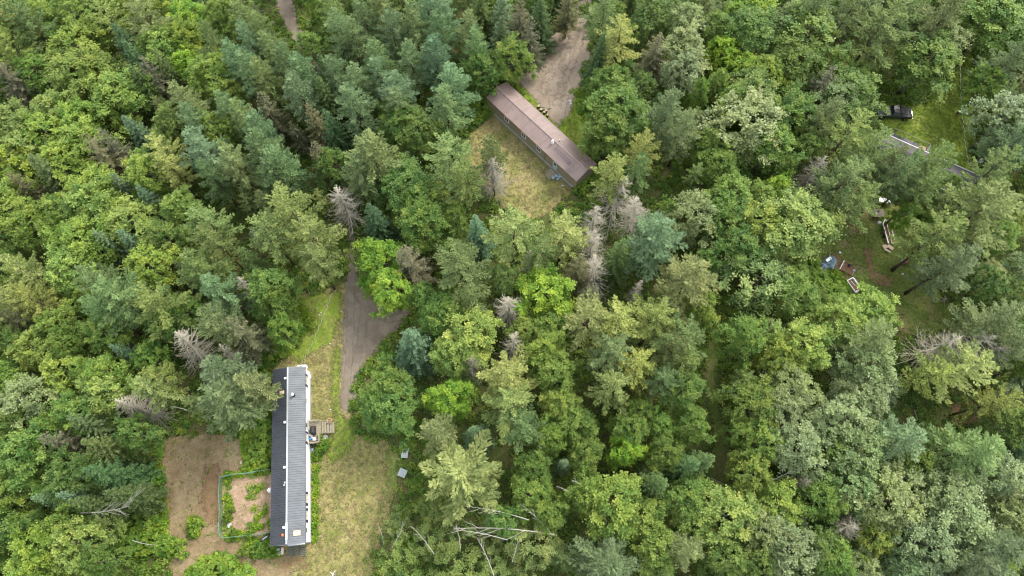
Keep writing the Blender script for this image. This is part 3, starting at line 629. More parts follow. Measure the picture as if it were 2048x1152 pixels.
def window(parent, x, y, z, w, h, sx, shutters=0, name='window', glass=None, frame=None):
    """window on the wall x; sx = outward side"""
    b = MB(); fr = .07
    for yy, zz, dy, dz in ((y-w/2, z, fr, h), (y+w/2, z, fr, h), (y, z-h/2, w-fr, fr), (y, z+h/2, w-fr, fr), (y, z, .045, h-fr)):
        b.box((x+sx*.04, yy, zz), (.075, dy, dz))
    o = b.build(name, frame or M_TRIM, parent)
    MB().box((x+sx*.015, y, z), (.03, w-fr, h-fr)).build('pane', glass or M_GLASS, o)
    if shutters:
        for s in (-1, 1):
            sh = MB().box((x+sx*.03, y+s*(w/2+.06+shutters/2), z), (.05, shutters, h+.12))
            for k in range(7): sh.box((x+sx*.062, y+s*(w/2+.06+shutters/2), z-h/2+.08+k*(h-.1)/6), (.02, shutters-.1, .06))
            sh.build('shutter', M_SHUT, parent)
    return o
def home_body(root, L, hw, z0, ze, zr, wall, over=.12, skirt=M_SKIRT, lap=.14):
    b = MB(); x = hw-over; h = L/2-over; sl_ = (zr-ze)/hw
    zt = ze+sl_*over-.06
    b.add([(-x, -h, z0), (x, -h, z0), (x, h, z0), (-x, h, z0), (-x, -h, zt), (x, -h, zt), (x, h, zt), (-x, h, zt), (0, -h, zr-.07), (0, h, zr-.07)],
          [(0, 1, 5, 8, 4), (1, 2, 6, 5), (2, 3, 7, 9, 6), (3, 0, 4, 7), (3, 2, 1, 0), (4, 8, 9, 7), (8, 5, 6, 9)])
    n = int((ze-z0)/lap)
    for i in range(1, n):
        for s in (-1, 1): b.box((s*(x+.006), 0, z0+i*lap), (.012, L-2*over-.1, .02))
        b.box((0, -h-.006, z0+i*lap), (2*x-.1, .012, .02)); b.box((0, h+.006, z0+i*lap), (2*x-.1, .012, .02))
    b.build('wall', wall, root)
    sk = MB()
    for s in (-1, 1): sk.box((s*(x+.03), 0, z0/2), (.05, L-2*over+.1, z0))
    for s in (-1, 1): sk.box((0, s*(h+.03), z0/2), (2*x, .05, z0))
    for s in (-1, 1):
        for k in range(int(L/1.2)): sk.box((s*(x+.06), -h+.6+k*1.2, z0/2), (.02, .03, z0))
    sk.build('skirting', skirt, root)
    g_ = MB()
    for s in (-1, 1): g_.box((s*(hw+.02), 0, ze-.03), (.04, L, .08))
    g_.build('eave_trim', M_SHUT if wall is M_WHITE else M_RUST, root)

# grey roofed home, lower left
G = empty('mobile_home', (-27.93, 11.4, 0), R(6.3), 'long white mobile home under a grey ribbed metal roof, one slope tinted dark as shade', 'mobile home')
GL, GW, GZ, GR = 21.75, 2.08, 2.95, 3.55
home_body(G, GL, GW, .6, GZ, GR, M_WHITE)
roof_side(G, 1, GL, GW, GZ, GR, M_ROOFLIT, .29)
roof_side(G, -1, GL, GW, GZ, GR, M_ROOFSHADE, .29)
MB().box((.0, 0, GR+.045), (.2, GL-.1, .05)).build('ridge_cap', M_STEEL, G)
for v in (759, 852, 943, 1058):
    y = 10.85-21.7*(v-735)/355
    MB().box((-.3, y, GR-.02), (.24, .24, .22)).box((-.3, y, GR+.1), (.28, .28, .03)).build('roof_vent', M_WPLAS, G)
yv = lambda v: 10.85-21.7*(v-735)/355
b = MB(); b.box((-.78, yv(788), GR-.14), (.62, .42, .1), ry=-R(16)); b.build('roof_patch', M_PLY, G)
b = MB(); b.lathe([(.2, 0), (.2, .1), (.12, .14), (.12, .7)], (.75, yv(797), GR-.22), 12)
c_ = b.build('chimney_flue', M_BLACK, G); MB().lathe([(.2, 0), (.2, .06), (.05, .16)], (.75, yv(797), GR+.46), 12).build('flue_cap', M_WPLAS, c_)
for q in (-.14, .14): MB().lathe([(.14, 0), (.14, .18), (.08, .26)], (-.3+q*.3, yv(975.5)+q, GR-.14), 10).build('vent_pipe', M_GALV, G)
MB().lathe([(.17, 0), (.17, .1), (.06, .2)], (-.5, yv(1072), GR-.14), 12).build('round_vent', M_ORANGE, G)
MB().box((.02, yv(1066), GR+.11), (.3, 2.05, .06)).build('ridge_patch', M_GALV, G)
a_ = math.atan2(GR-GZ, GW)
h_ = MB()
for dx, dy, w, l in ((-.36, 0, .1, .5), (.36, 0, .1, .5), (0, .25, .82, .1), (0, -.25, .82, .1)):
    h_.box((1.15+dx, yv(1071)+dy, GR-.25-dx*.29), (w, l, .12), ry=a_)
h_ = h_.build('roof_hatch', M_PLY, G); MB().box((1.15, yv(1071), GR-.27), (.62, .4, .06), ry=a_).build('hatch_cover', M_GALV, h_)
gx = GW-.12
for v, w, h, s in ((762, 1.0, .95, .28), (884, .9, .95, .28), (1006.5, .95, .95, .3), (1038.5, .95, .95, .3)):
    window(G, gx, yv(v), 2.05, w, h, 1, s, glass=M_CURT)
for v, w, h in ((806.5, .5, .5), (952, .6, .35), (1067, .5, .8)): window(G, gx, yv(v), 2.2, w, h, 1)
d_ = MB().box((gx+.03, yv(858), 1.62), (.05, .92, 2.02)).build('door', M_WPLAS, G)
MB().box((gx+.06, yv(858)+.0, 2.1), (.02, .5, .6)).build('door_window', M_GLASS, d_)
MB().tube([(gx+.06, yv(858)-.36, 1.6), (gx+.14, yv(858)-.36, 1.6), (gx+.14, yv(858)-.28, 1.6)], .025).build('handle', M_STEEL, d_)
window(G, -gx, 4.5, 2.0, 1.0, .9, -1); window(G, -gx, -5, 2.0, 1.0, .9, -1)
# scalloped gutter on the end
b = MB(); b.box((1.0, -GL/2-.06, GZ+.0), (2.1, .1, .12), ry=0)
for k in range(12): b.box((.1+k*.17, -GL/2-.14, GZ+.02), (.09, .08, .05))
b.build('gutter', M_STEEL, G)

def gl(x, y, z=0):                        # local point of the grey home to world
    return Matrix.Rotation(R(6.3), 4, 'Z') @ Vector((x, y, z))+Vector((-27.93, 11.4, 0))
# dish on the west wall
def dish(loc, rz, label, r=.4, pole=.9, tilt=45, mat=None):
    e = empty('satellite_dish', loc, rz, label, 'satellite dish')
    b = MB(); prof = [(.02, 0), (r*.5, .04), (r*.85, .11), (r, .17), (r*.97, .18), (r*.8, .125), (r*.45, .055), (.01, .02)]
    b.lathe(prof, (0, 0, 0), 20); M = Matrix.Translation((0, 0, pole)) @ Matrix.Rotation(R(tilt), 4, 'X')
    b.v = [tuple(M @ Vector(p)) for p in b.v]; b.build('reflector', mat or M_WPLAS, e, True)
    MB().tube([(0, .0, 0), (0, .02, pole*.9)], .03).build('pole', M_STEEL, e)
    tp = M @ Vector((0, 0, .5)); b0 = M @ Vector((0, -r*.9, .1))
    MB().tube([tuple(b0), tuple(tp)], .018).box(tuple(tp), (.1, .1, .12)).build('receiver_arm', M_GALV, e)
    return e
dish(tuple(W(540, 981, 2.6)[:2])+(0,), R(120), 'round white satellite dish beside the shade-tinted roof slope inside the netted garden', .3, 2.6, 20, M_GALV)

# brown roofed home
B = empty('mobile_home', (4.26, 58.76, 0), R(42.3), 'long tan mobile home under a brown ribbed metal roof', 'mobile home')
BL, BW, BZ, BR = 19.85, 2.12, 2.95, 3.6
home_body(B, BL, BW, .55, BZ, BR, M_TAN, lap=.2)
roof_side(B, 1, BL, BW, BZ, BR, M_ROOFB, .3); roof_side(B, -1, BL, BW, BZ, BR, M_ROOFB, .3)
MB().box((0, 0, BR+.045), (.24, BL-.1, .05)).build('ridge_cap', M_ROOFB, B)
ty = lambda t: BL/2-.1-(BL-.2)*t
bx = -(BW-.12)
for t in (.23, .425, .59): window(B, bx, ty(t), 1.95, .85, 1.05, -1)
d_ = MB().box((bx-.03, ty(.775), 1.55), (.05, .9, 2.0)).build('door', M_DOORB, B)
MB().box((bx-.06, ty(.775), 2.1), (.02, .5, .6)).build('door_window', M_GLASS, d_)
MB().tube([(bx-.06, ty(.775)-.34, 1.5), (bx-.14, ty(.775)-.34, 1.5), (bx-.14, ty(.775)-.26, 1.5)], .025).build('handle', M_STEEL, d_)
for t in (.3, .6, .85): window(B, -bx, ty(t), 1.95, .85, 1.0, 1)
c_ = MB().lathe([(.2, 0), (.2, .12), (.12, .18), (.12, .6)], (-.45, ty(.655), BR-.2), 12).build('chimney_flue', M_WPLAS, B)
MB().lathe([(.2, 0), (.2, .07), (.05, .2)], (-.45, ty(.655), BR+.38), 12).build('flue_cap', M_WPLAS, c_)
MB().lathe([(.09, 0), (.09, .45)], (.55, ty(.68), BR-.25), 10).build('vent_pipe', M_GALV, B)
b = MB()
for k in range(11): b.box((-.75-.02*k, ty(.71+.016*k), BR-.19), (.7, .07, .05), ry=-R(17))
b.build('tar_streaks', M_SHUT, B)
MB().box((bx-.02, ty(.665), 1.5), (.05, .12, 2.3)).build('downpipe', M_RUST, B)

# third house, right edge, mostly under the pines
H3 = empty('house', (60.62, 52.39, 0), R(-30.2), 'low house with dark grey shingled roof and white trim under the pines', 'house')
hL, hWd = 14.9, 2.4
b = MB(); b.add([(-hL/2, -hWd, 3.1), (hL/2, -hWd, 3.1), (hL/2, 0, 4.3), (-hL/2, 0, 4.3), (hL/2, hWd, 3.1), (-hL/2, hWd, 3.1),
    (-hL/2, -hWd, 3.0), (hL/2, -hWd, 3.0), (hL/2, 0, 4.2), (-hL/2, 0, 4.2), (hL/2, hWd, 3.0), (-hL/2, hWd, 3.0)],
    [(0, 1, 2, 3), (3, 2, 4, 5), (7, 6, 9, 8), (8, 9, 11, 10)]); b.build('roof', M_SHINGLE, H3)
b = MB(); x, y = hL/2-.4, hWd-.35
b.add([(-x, -y, 0), (x, -y, 0), (x, y, 0), (-x, y, 0), (-x, -y, 3.05), (x, -y, 3.05), (x, y, 3.05), (-x, y, 3.05), (-x, 0, 4.15), (x, 0, 4.15)],
      [(0, 1, 5, 4), (1, 2, 6, 9, 5), (2, 3, 7, 6), (3, 0, 4, 8, 7)]); b.build('wall', M_WHITE, H3)
b = MB()
for s in (-1, 1):
    b.box((0, s*(hWd+.06), 3.06), (hL+.16, .08, .16))
    for q in (-1, 1): b.box((q*(hL/2+.06), s*hWd/2, 3.7), (.08, hWd/math.cos(math.atan(1.2/2.4)), .2), rx=-s*math.atan(1.2/2.4))
b.build('fascia', M_TRIM, H3)
def win_y(parent, x, y, z, w, h, sy):
    b = MB()
    for xx, zz, dx, dz in ((x-w/2, z, .07, h), (x+w/2, z, .07, h), (x, z-h/2, w-.07, .07), (x, z+h/2, w-.07, .07)): b.box((xx, y+sy*.04, zz), (dx, .075, dz))
    o = b.build('window', M_TRIM, parent); MB().box((x, y+sy*.015, z), (w-.07, .03, h-.07)).build('pane', M_GLASS, o)
for xx in (-5, -1.5, 2.5, 5.5):
    for sy in (-1, 1): win_y(H3, xx, sy*y, 1.7, 1.1, 1.1, sy)
b = MB(); b.lathe([(.1, 0), (.1, .4)], (4.7, 1.2, 3.5), 10); b.build('vent_pipe', M_WPLAS, H3)
b = MB(); b.lathe([(.09, 0), (.09, .3)], (6.6, .5, 3.9), 10); b.build('vent_pipe', M_WPLAS, H3)
dish(tuple(W(1941, 338, 0)[:2])+(0,), R(10), 'white satellite dish at the back corner of the shingled house', .35, 2.4, 35)
# deck behind it
D3 = empty('porch_deck', W(1812, 291, 0), R(-30.2), 'dark narrow deck with white end rail behind the shingled house', 'deck')
b = MB()
for k in range(9): b.box((0, -.7+k*.17, .5), (5.6, .14, .05))
b.build('deck_boards', M_SHUT, D3)
MB().box((2.1, 0, .56), (1.2, 1.3, .06)).build('pale_floor_mat', M_PLY, D3)
b = MB(); [b.box((xx, .78, .75), (.08, .08, 1.5)) for xx in (-2.7, -.9, .9, 2.7)]; b.box((0, .78, 1.45), (5.6, .07, .07)); b.build('side_rail', M_WOOD, D3)
b = MB(); [b.box((2.85, yy, .7), (.08, .08, 1.4)) for yy in (-.7, .7)]; b.box((2.85, 0, 1.4), (.07, 1.5, .06)); b.box((2.85, 0, .8), (.1, 1.5, .08)); b.build('end_rail', M_SKIRT, D3)

# ------------------------------------------------------------ yard things
def tank(loc, rz, label, L=1.55, r=.38):
    e = empty('gas_tank', loc, rz, label, 'gas tank', 'white gas tanks at the end of the grey roofed home')
    b = MB(); n = 14; prof = [(-L/2, .05), (-L/2+.06, r*.6), (-L/2+.2, r*.93), (-L/2+.32, r), (L/2-.32, r), (L/2-.2, r*.93), (L/2-.06, r*.6), (L/2, .05)]
    b.lathe([(q, x) for x, q in prof], (0, 0, 0), n); M = Matrix.Translation((0, 0, r+.15)) @ Matrix.Rotation(R(90), 4, 'Y'); b.v = [tuple(M @ Vector(p)) for p in b.v]
    b.build('tank_body', M_WPLAS, e, True)
    MB().lathe([(.14, 0), (.14, .14), (.1, .2)], (0, 0, 2*r+.12), 12).build('valve_dome', M_GALV, e)
    for s in (-1, 1): MB().box((s*.45, 0, .1), (.1, .5, .2)).build('foot', M_SKIRT, e)
tank(W(606, 737), R(4), 'white gas tank lying across the north end of the grey roofed home')
tank(W(617, 752), R(-48), 'white gas tank standing by the corner window of the grey roofed home', 1.3, .32)

DK = empty('entrance_deck', gl(3.0, yv(861)), R(6.3), 'weathered wooden deck with railing and steps beside the white wall', 'deck')
b = MB()
for k in range(9): b.box((-.35, -1.9+k*.0+k*.31, .95), (1.75, .28, .05))
b.build('deck_boards', M_WOOD, DK)
b = MB()
for xx in (-1.1, .4):
    for yy in (-1.9, .65): b.box((xx, yy, .46), (.1, .1, .92))
b.build('deck_posts', M_WOOD, DK)
def rail(p, q, n, parent, z0=.98, z1=1.85):
    b = MB(); p = Vector(p); q = Vector(q); d = q-p; L = d.length; rz = math.atan2(d.y, d.x); m = (p+q)/2
    b.box((m.x, m.y, z1), (L, .14, .05), rz); b.box((m.x, m.y, z0+.15), (L, .05, .07), rz)
    for i in range(n+1):
        c = p+d*i/n; b.box((c.x, c.y, (z0+z1)/2), (.07, .07, z1-z0-.06), rz)
    b.build('railing', M_WOOD, parent)
rail((-1.2, .75, 0), (.5, .75, 0), 5, DK); rail((.5, -2.0, 0), (.5, -.75, 0), 4, DK); rail((-1.2, -2.05, 0), (.45, -2.05, 0), 5, DK)
b = MB()
for k in range(5): b.box((.72+k*.3, -.1, .82-k*.17), (.27, 1.4, .05))
for s in (-.82, .62):
    b.box((1.25, s, .42), (1.65, .06, .2), ry=R(29.5))
st = b.build('steps', M_WOOD, DK)
b = MB(); b.tube([(.55, -.85, 1.75), (1.95, -.85, .95)], .05, 4); b.tube([(1.9, -.85, 0), (1.9, -.85, 1.0)], .04, 4); b.tube([(.55, .65, 1.75), (1.95, .65, .95)], .04, 4); b.tube([(1.9, .65, 0), (1.9, .65, 1.0)], .04, 4); b.build('handrail', M_WOOD, DK)
gp = lambda u, v, z=0: W(u, v, z)
e = empty('barrel_planter', gp(661, 843), 0, 'round pale barrel planter with orange flower at the top corner of the deck steps', 'planter')
MB().lathe([(.26, 0), (.36, .35), (.34, .7), (.29, .7), (.29, .58)], (0, 0, 0), 16).build('barrel', M_PLY, e, True)
MB().lathe([(.28, .59), (.1, .63)], (0, 0, 0), 12).build('soil', M_RUST, e)
MB().blob((.14, .2, .74), (.1, .1, .07), 3).build('flower', M_ORANGE, e)
dish(gp(654.5, 875), R(-30), 'white satellite dish low on the ground beside the deck steps', .36, .5, 35)
e = empty('covered_grill', gl(2.62, yv(868.5), .975), R(6.3), 'long black covered grill standing on the deck', 'grill')
b = MB(); b.box((0, 0, .45), (.62, 1.15, .88), top=.85); b.box((0, 0, .97), (.45, .95, .14), top=.7); b.build('cover', M_BLACK, e, bevel=.08)
MB().tube([(.3, -.3, .75), (.3, .3, .75)], .03).build('handle', M_SHUT, e)
def bag(u, v, r, mat, label, cat='bag', name='rubbish_bag', seed=0, z=0, group=None, hh=.8):
    b = MB(); b.blob((0, 0, r*hh*.85), (r, r*.9, r*hh), seed, 12, 8, .16); b.blob((r*.1, 0, r*hh*1.75), (r*.2, r*.2, r*.22), seed+1, 6, 4, .2)
    o = b.build(name, mat, None, True); o.location = gp(u, v, z); return tag(o, label, cat, group)
M_BAGB = plain('blue_grey_bag', (.28, .36, .42), .35, .5, var=.35, sc=5); M_BAGK = plain('black_bag', (.025, .025, .03), .3, .5, var=.3, sc=5)
bag(622.5, 870.5, .26, M_WPLAS, 'white bag on the deck, topmost item between grill and wall', seed=1, z=.98)
bag(621, 878, .2, M_BLUE, 'small bright blue bag on the deck below the white one', seed=2, z=.98)
bag(629.5, 879, .27, M_WPLAS, 'white bag at the bottom end of the black grill', seed=3, z=.98)
bag(625, 875, .2, M_PINK, 'small pinkish bag between the blue and white bags on the deck', seed=9, z=.98)
bag(630, 887, .48, M_BAGK, 'largest black rubbish bag below the deck', seed=4)
bag(623.5, 893, .4, M_BAGK, 'black rubbish bag against the white wall below the deck', seed=5)
bag(625, 900, .32, M_BAGB, 'dull blue rubbish bag lowest in the pile by the white wall', seed=6)
bag(642.5, 873, .14, M_ORANGE, 'small orange ball beside the deck railing', 'ball', 'ball', seed=7, hh=1)
o = MB().box((0, 0, .12), (.5, .22, .24)).box((0, 0, .26), (.2, .1, .06)).build('crate', M_RED, None, bevel=.03); o.location = gp(650, 865); tag(o, 'small red box under the edge of the deck steps', 'box')
bag(633, 909, .2, M_GALV, 'small pale metal pot in the weeds below the rubbish bags', 'pot', 'pot', seed=8, hh=1)

# bags and steps of the brown home
for u, v, r, s, l in ((1106.5, 357, .33, 11, 'blue grey rubbish bag nearest the wooden steps of the brown roofed home'), (1112, 353, .36, 12, 'middle blue grey rubbish bag pushed against the tan wall'),
      (1119.5, 355, .34, 13, 'blue grey rubbish bag farthest right in the heap by the tan wall'), (1116, 359, .26, 14, 'small blue grey rubbish bag lowest in the heap by the tan wall')):
    bag(u, v, r, M_BAGB, l, seed=s)
def bl(x, y, z=0): return Matrix.Rotation(R(42.3), 4, 'Z') @ Vector((x, y, z))+Vector((4.26, 58.76, 0))
e = empty('wooden_steps', bl(-2.1, ty(.775)), R(42.3), 'wooden entrance steps leading down from the pale blue door', 'steps')
b = MB()
for k in range(4): b.box((-.35-k*.3, 0, .5-k*.13), (.3, 1.1, .05))
b.build('tread', M_WOOD, e)
for s in (-1, 1): MB().box((-.8, s*.6, .27), (1.5, .06, .24), ry=-R(22)).build('stringer', M_WOOD, e)
for s in (-1, 1): MB().tube([(-.25, s*.6, 1.35), (-1.4, s*.6, .85)], .04, 4).tube([(-1.35, s*.6, 0), (-1.35, s*.6, .9)], .04, 4).build('handrail', M_WOOD, e)
def bucket(u, v, label, mat, r=.26, h=.45):
    e = empty('bucket', gp(u, v), 0, label, 'bucket'); MB().lathe([(r*.8, 0), (r, h), (r*1.05, h), (r*.92, h-.02), (r*.75, .05)], (0, 0, 0), 14).build('pail', mat, e, True)
    MB().tube([(r*math.cos(a), .03, h+r*.7*math.sin(a)) for a in [i*math.pi/8 for i in range(9)]], .014, 4).build('handle', M_STEEL, e)
bucket(1142, 374, 'white bucket near the lower corner of the tan wall', M_WPLAS); bucket(1169, 380, 'dark round bucket under the bush at the lower corner of the brown roofed home', M_SHUT, .35, .5)
o = MB().blob((0, 0, .12), (.28, .12, .14), 5).build('stone', M_STONE, None, True); o.location = gp(1126, 372); tag(o, 'small pale stone in the grass below the rubbish bags', 'stone')
for i, (u, v, r) in enumerate(((1140, 204, .35), (1141, 209, .3))):
    o = MB().blob((0, 0, r*.5), (r, r*.8, r*.7), 20+i).build('rock', M_STONE, None, True); o.location = gp(u, v); tag(o, ('upper' if i == 0 else 'lower')+' of two pale rocks at the edge of the dirt drive', 'rock')
M_OLDW = plain('old_grey_wood', (.13, .13, .11), .9, .1, var=.3)
M_CUT = plain('cut_wood_face', (.38, .31, .2), .8, .2, var=.2)
for i, (dx, dy) in enumerate(((0, 0), (.5, -.5), (1.0, -1.05), (-.4, .6), (.8, -.2))):
    e = empty('cut_log', Vector((gp(1082, 222).x+dx, gp(1082, 222).y+dy, 0)), rnd.uniform(0, 3), ['short cut log in the heap behind the brown roofed home', ][0], 'log', 'cut logs heaped behind the brown roofed home')
    e['label'] = 'short pale cut log in the heap behind the brown roofed home'
    MB().tube([(0, 0, 0), (0, 0, .5)], .25-.03*(i % 3), 10).build('bark', M_BARK, e); MB().tube([(0, 0, .5), (0, 0, .52)], .22-.03*(i % 3), 10).build('cut_face', M_CUT, e)
for i in range(3):
    o = MB().box((0, 0, .08+.1*i), (1.5, .14, .08)).build('plank', M_WOOD); o.location = gp(1086+4*i, 213+3*i); o.rotation_euler[2] = -.5+.35*i; tag(o, 'weathered plank lying against the log heap', 'plank', 'planks lying by the log heap')

# two ribbed grey tank lids at the lawn edge
def crate(u, v, rz, sx, sy, label, x=True):
    e = empty('storage_crate', gp(u, v), rz, label, 'crate')
    MB().box((0, 0, .22), (sx*.92, sy*.92, .44), top=1.05).build('crate_body', M_GPLAS, e, bevel=.04)
    b = MB(); z = .47
    for q in (1, .7): b.box((0, sy*.5*q-.04, z), (sx*q, .07, .06)).box((0, -sy*.5*q+.04, z), (sx*q, .07, .06)).box((sx*.5*q-.04, 0, z), (.07, sy*q-.2, .06)).box((-sx*.5*q+.04, 0, z), (.07, sy*q-.2, .06))
    if x:
        for s in (-1, 1): b.box((0, 0, z+.002*s), (sx*.6, .06, .05), rz=s*math.atan2(sy, sx))
    else:
        for k in range(4): b.box((0, -sy*.25+k*sy*.17, z), (sx*.55, .05, .05), rz=.15*(-1)**k)
    b.build('ribbed_lid', M_GALV, e)
    return e
c1 = crate(811, 906.5, R(-6), .82, 1.28, 'upper ribbed rectangular grey plastic crate at the lawn edge', False)
MB().box((-.47, .35, .25), (.14, .5, .4)).build('black_latch', M_BLACK, c1, bevel=.03)
crate(806, 946.5, R(-22), 1.0, 1.0, 'lower ribbed square pale plastic crate with crossed lid at the lawn edge')
o = MB().box((0, 0, .06), (.4, .5, .1), rz=.6).blob((0, 0, .1), (.2, .2, .1), 4).build('red_cloth', plain('faded_red_cloth', (.3, .07, .05), .9, .1)); o.location = gp(798, 920); tag(o, 'faded red cloth on the grass by the upper grey crate', 'cloth')

# garden netting
FN = empty('garden_fence', gl(-4.3, -6), R(6.3), 'green garden netting fence on stakes around the bare garden plot', 'fence')
inv = FN.location
Mi = (Matrix.Translation(FN.location) @ Matrix.Rotation(R(6.3), 4, 'Z')).inverted()
path = [gp(544, 941), gp(525, 943), gp(497, 948), gp(470, 950), gp(446, 956), gp(444, 985), gp(446, 1020), gp(444, 1060), gp(447, 1072), gp(455, 1076), gp(485, 1073), gp(515, 1070), gp(543, 1065)]
path = [Mi @ p for p in path]
M_NET = plain('green_netting', (.13, .26, .17), .6, .3, var=.15)
net = MB()
for i in range(len(path)-1):
    p, q = path[i], path[i+1]; n = max(2, int((q-p).length/.16))
    for k in range(9):
        z = .06+k*.14; net.tube([p+Vector((0, 0, z)), (p+q)/2+Vector((0, 0, z-.03)), q+Vector((0, 0, z))], .012, 3, cap=False)
    for k in range(n):
        c = p.lerp(q, k/n); net.tube([c+Vector((0, 0, .05)), c+Vector((.04, .03, 1.18))], .011, 3, cap=False)
    net.tube([p+Vector((0, 0, 1.2)), (p+q)/2+Vector((0, 0, 1.16)), q+Vector((0, 0, 1.2))], .035, 4, cap=False)
net.build('netting', M_NET, FN)
for p in path: MB().tube([p, p+Vector((0, 0, 1.3))], .03, 6).build('stake', M_WOOD, FN)
for u, v, s, l in ((459, 1050, .3, 'pale grey stone in the lower left corner of the netted garden'), (521, 973, .1, 'small white pebble in the upper part of the garden plot'), (521, 1030, .13, 'small white pebble in the lower part of the garden plot')):
    o = MB().blob((0, 0, s*.4), (s, s*1.3, s*.6), int(u)).build('stone', M_STONE, None, True); o.location = gp(u, v, .014); tag(o, l, 'stone')
o = MB().blob((0, 0, .13), (.2, .18, .16), 3).build('ball', M_PINK, None, True); o.location = gp(483, 925.5); tag(o, 'small pale pink ball at the edge of the brown patch', 'ball')
b = MB(); b.blob((0, 0, .25), (.28, .75, .25), 8, 12, 8, .05); o = b.build('plastic_sled', M_SHUT, None, True)
MB().blob((0, 0, .42), (.14, .5, .1), 9, 10, 6, .05).build('seat_pad', M_GALV, o, True); o.location = gp(532, 1076); o.rotation_euler[2] = R(-55); tag(o, 'dark sled with grey inside tilted by the garden netting', 'sled')
for i, (u, v, sx, sy, rz) in enumerate(((561, 1106, .9, .35, .3), (566, 1102, .3, .8, .1), (558, 1108, .35, .4, 0))):
    o = MB().box((0, 0, .15+.02*i), (sx, sy, .25)).build('concrete_block', M_PINK, None, bevel=.03); o.location = gp(u, v); o.rotation_euler[2] = rz; tag(o, ['long pinkish block below the roof end', 'upright pinkish block nearest the roof end', 'small pinkish block left of the long one'][i], 'block')
bag(557, 1099, .25, M_GPLAS, 'pale blue bag in the weeds at the roof end', seed=31)
for i, u in enumerate((582, 594, 606)):
    e = empty('wooden_pallet', gp(u, 1101+(-1)**i), R(4), ['left', 'middle', 'right'][i]+' of three weathered pallets leaning at the lower end of the grey roofed home', 'pallet')
    b = MB()
    for k in range(6): b.box((0, -.5+k*.2, .14), (.8, .12, .03))
    b.build('deck_slats', M_OLDW, e); b = MB()
    for k in (-.35, 0, .35): b.box((k, 0, .07), (.08, 1.1, .1))
    b.build('runners', M_OLDW, e)
e = empty('white_post', gp(670, 1150), R(20), 'thin white post with crossed arms at the bottom of the lawn', 'post')
MB().tube([(0, 0, 0), (.1, .1, 1.5)], .05, 6).build('pole', M_WPLAS, e); MB().tube([(-.4, -.3, 1.1), (.5, .4, 1.5)], .04, 5).tube([(-.1, .4, 1.3), (.2, -.4, 1.3)], .035, 5).build('cross_arms', M_WPLAS, e)
for i, (u, v) in enumerate(((635, 617), (642, 626), (639, 630), (660, 688), (661, 820), (640, 1072), (683, 623))):
    o = MB().blob((0, 0, .08), (.13, .1, .1), 40+i).build('pebble', M_STONE, None, True); o.location = gp(u, v); o['label'] = f'small pale stone on the grass {["highest of the cluster near the lawn top", "right of the cluster near the lawn top", "lowest of the cluster near the lawn top", "halfway up the strip left of the driveway", "above the barrel planter", "right of the white wall, low down", "close to the driveway edge near the lawn top"][i]}'; o['category'] = 'stone'

# cables
M_CABLE = plain('pale_cable', (.5, .48, .42), .6, .3, var=.1)
def cable(a, b, sag, label, r=.035, n=36, twist=True):
    bb = MB(); a = Vector(a); b = Vector(b)
    for s in (0, math.pi) if twist else (0,):
        pts = []
        for i in range(n*4+1):
            t = i/(n*4); p = a.lerp(b, t)-Vector((0, 0, sag*4*t*(1-t))); w = t*n*.9*math.pi+s
            pts.append(p+Vector((math.cos(w)*.035, 0, math.sin(w)*.035)) if twist else p)
        bb.tube(pts, r, 4, m=0 if s == 0 else 1, cap=False)
    o = bb.build('overhead_cable', [M_CABLE, M_BLACK]); return tag(o, label, 'cable')
cable(W(1938, 332, 3.6), W(1921, 60, 7), .8, 'long twisted pale cable running up over the green lawn to the shingled house', .026, 40)
cable(gl(1.6, GL/2, 3.3), W(664, 585, 6.5), .6, 'thin pale cable rising from the end of the grey roofed home over the weeds', .016, 22)

# pickup truck
M_PAINT = plain('black_paint', (.018, .02, .024), .3, .45, var=.15); M_PAINT.node_tree.nodes['Principled BSDF'].inputs['Coat Weight'].default_value = .15
M_TYRE = plain('tyre_rubber', (.02, .02, .02), .85, .2); M_CHROME = plain('chrome', (.6, .6, .62), .2, .5, 1)
TK = empty('pickup_truck', W(1783, 231), R(-4), 'black pickup truck with a grey toolbox parked on the grass', 'pickup truck')
def prism(b, prof, w0, w1f=1.0, m=0):
    """side profile (x, z, halfwidth) extruded in y"""
    n = len(prof); vs = [(x, -h, z) for x, z, h in prof]+[(x, h, z) for x, z, h in prof]
    fs = [tuple(range(n)), tuple(range(2*n-1, n-1, -1))]+[(i, i+n, (i+1) % n+n, (i+1) % n) for i in range(n)]
    return b.add(vs, fs, m)
b = MB()
prism(b, [(-2.75, .5, .93), (-2.75, .62, .95), (-.62, .62, .95), (-.62, 1.12, .95), (.95, 1.16, .95), (2.1, 1.08, .93), (2.62, .98, .84), (2.72, .62, .84), (2.65, .42, .84), (-2.6, .42, .93)], 0)
for s in (-1, 1): b.box((-1.7, s*.9, .86), (2.15, .1, .5))
b.box((-2.72, 0, .86), (.08, 1.75, .5)); b.box((-.66, 0, .86), (.08, 1.75, .5))
b.build('body', M_PAINT, TK, bevel=.05)
b = MB(); prism(b, [(-.72, 1.12, .9), (-.5, 1.74, .72), (.45, 1.78, .72), (1.12, 1.14, .9)], 0); b.build('cab', M_PAINT, TK, bevel=.06)
b = MB(); b.add([(.50, -.66, 1.77), (.50, .66, 1.77), (1.12, .8, 1.18), (1.12, -.8, 1.18)], [(0, 3, 2, 1)]); w_ = b; M = Matrix.Translation((.035, 0, .03)); w_.v = [tuple(M @ Vector(p)) for p in w_.v]; w_.build('windscreen', M_GLASS, TK)
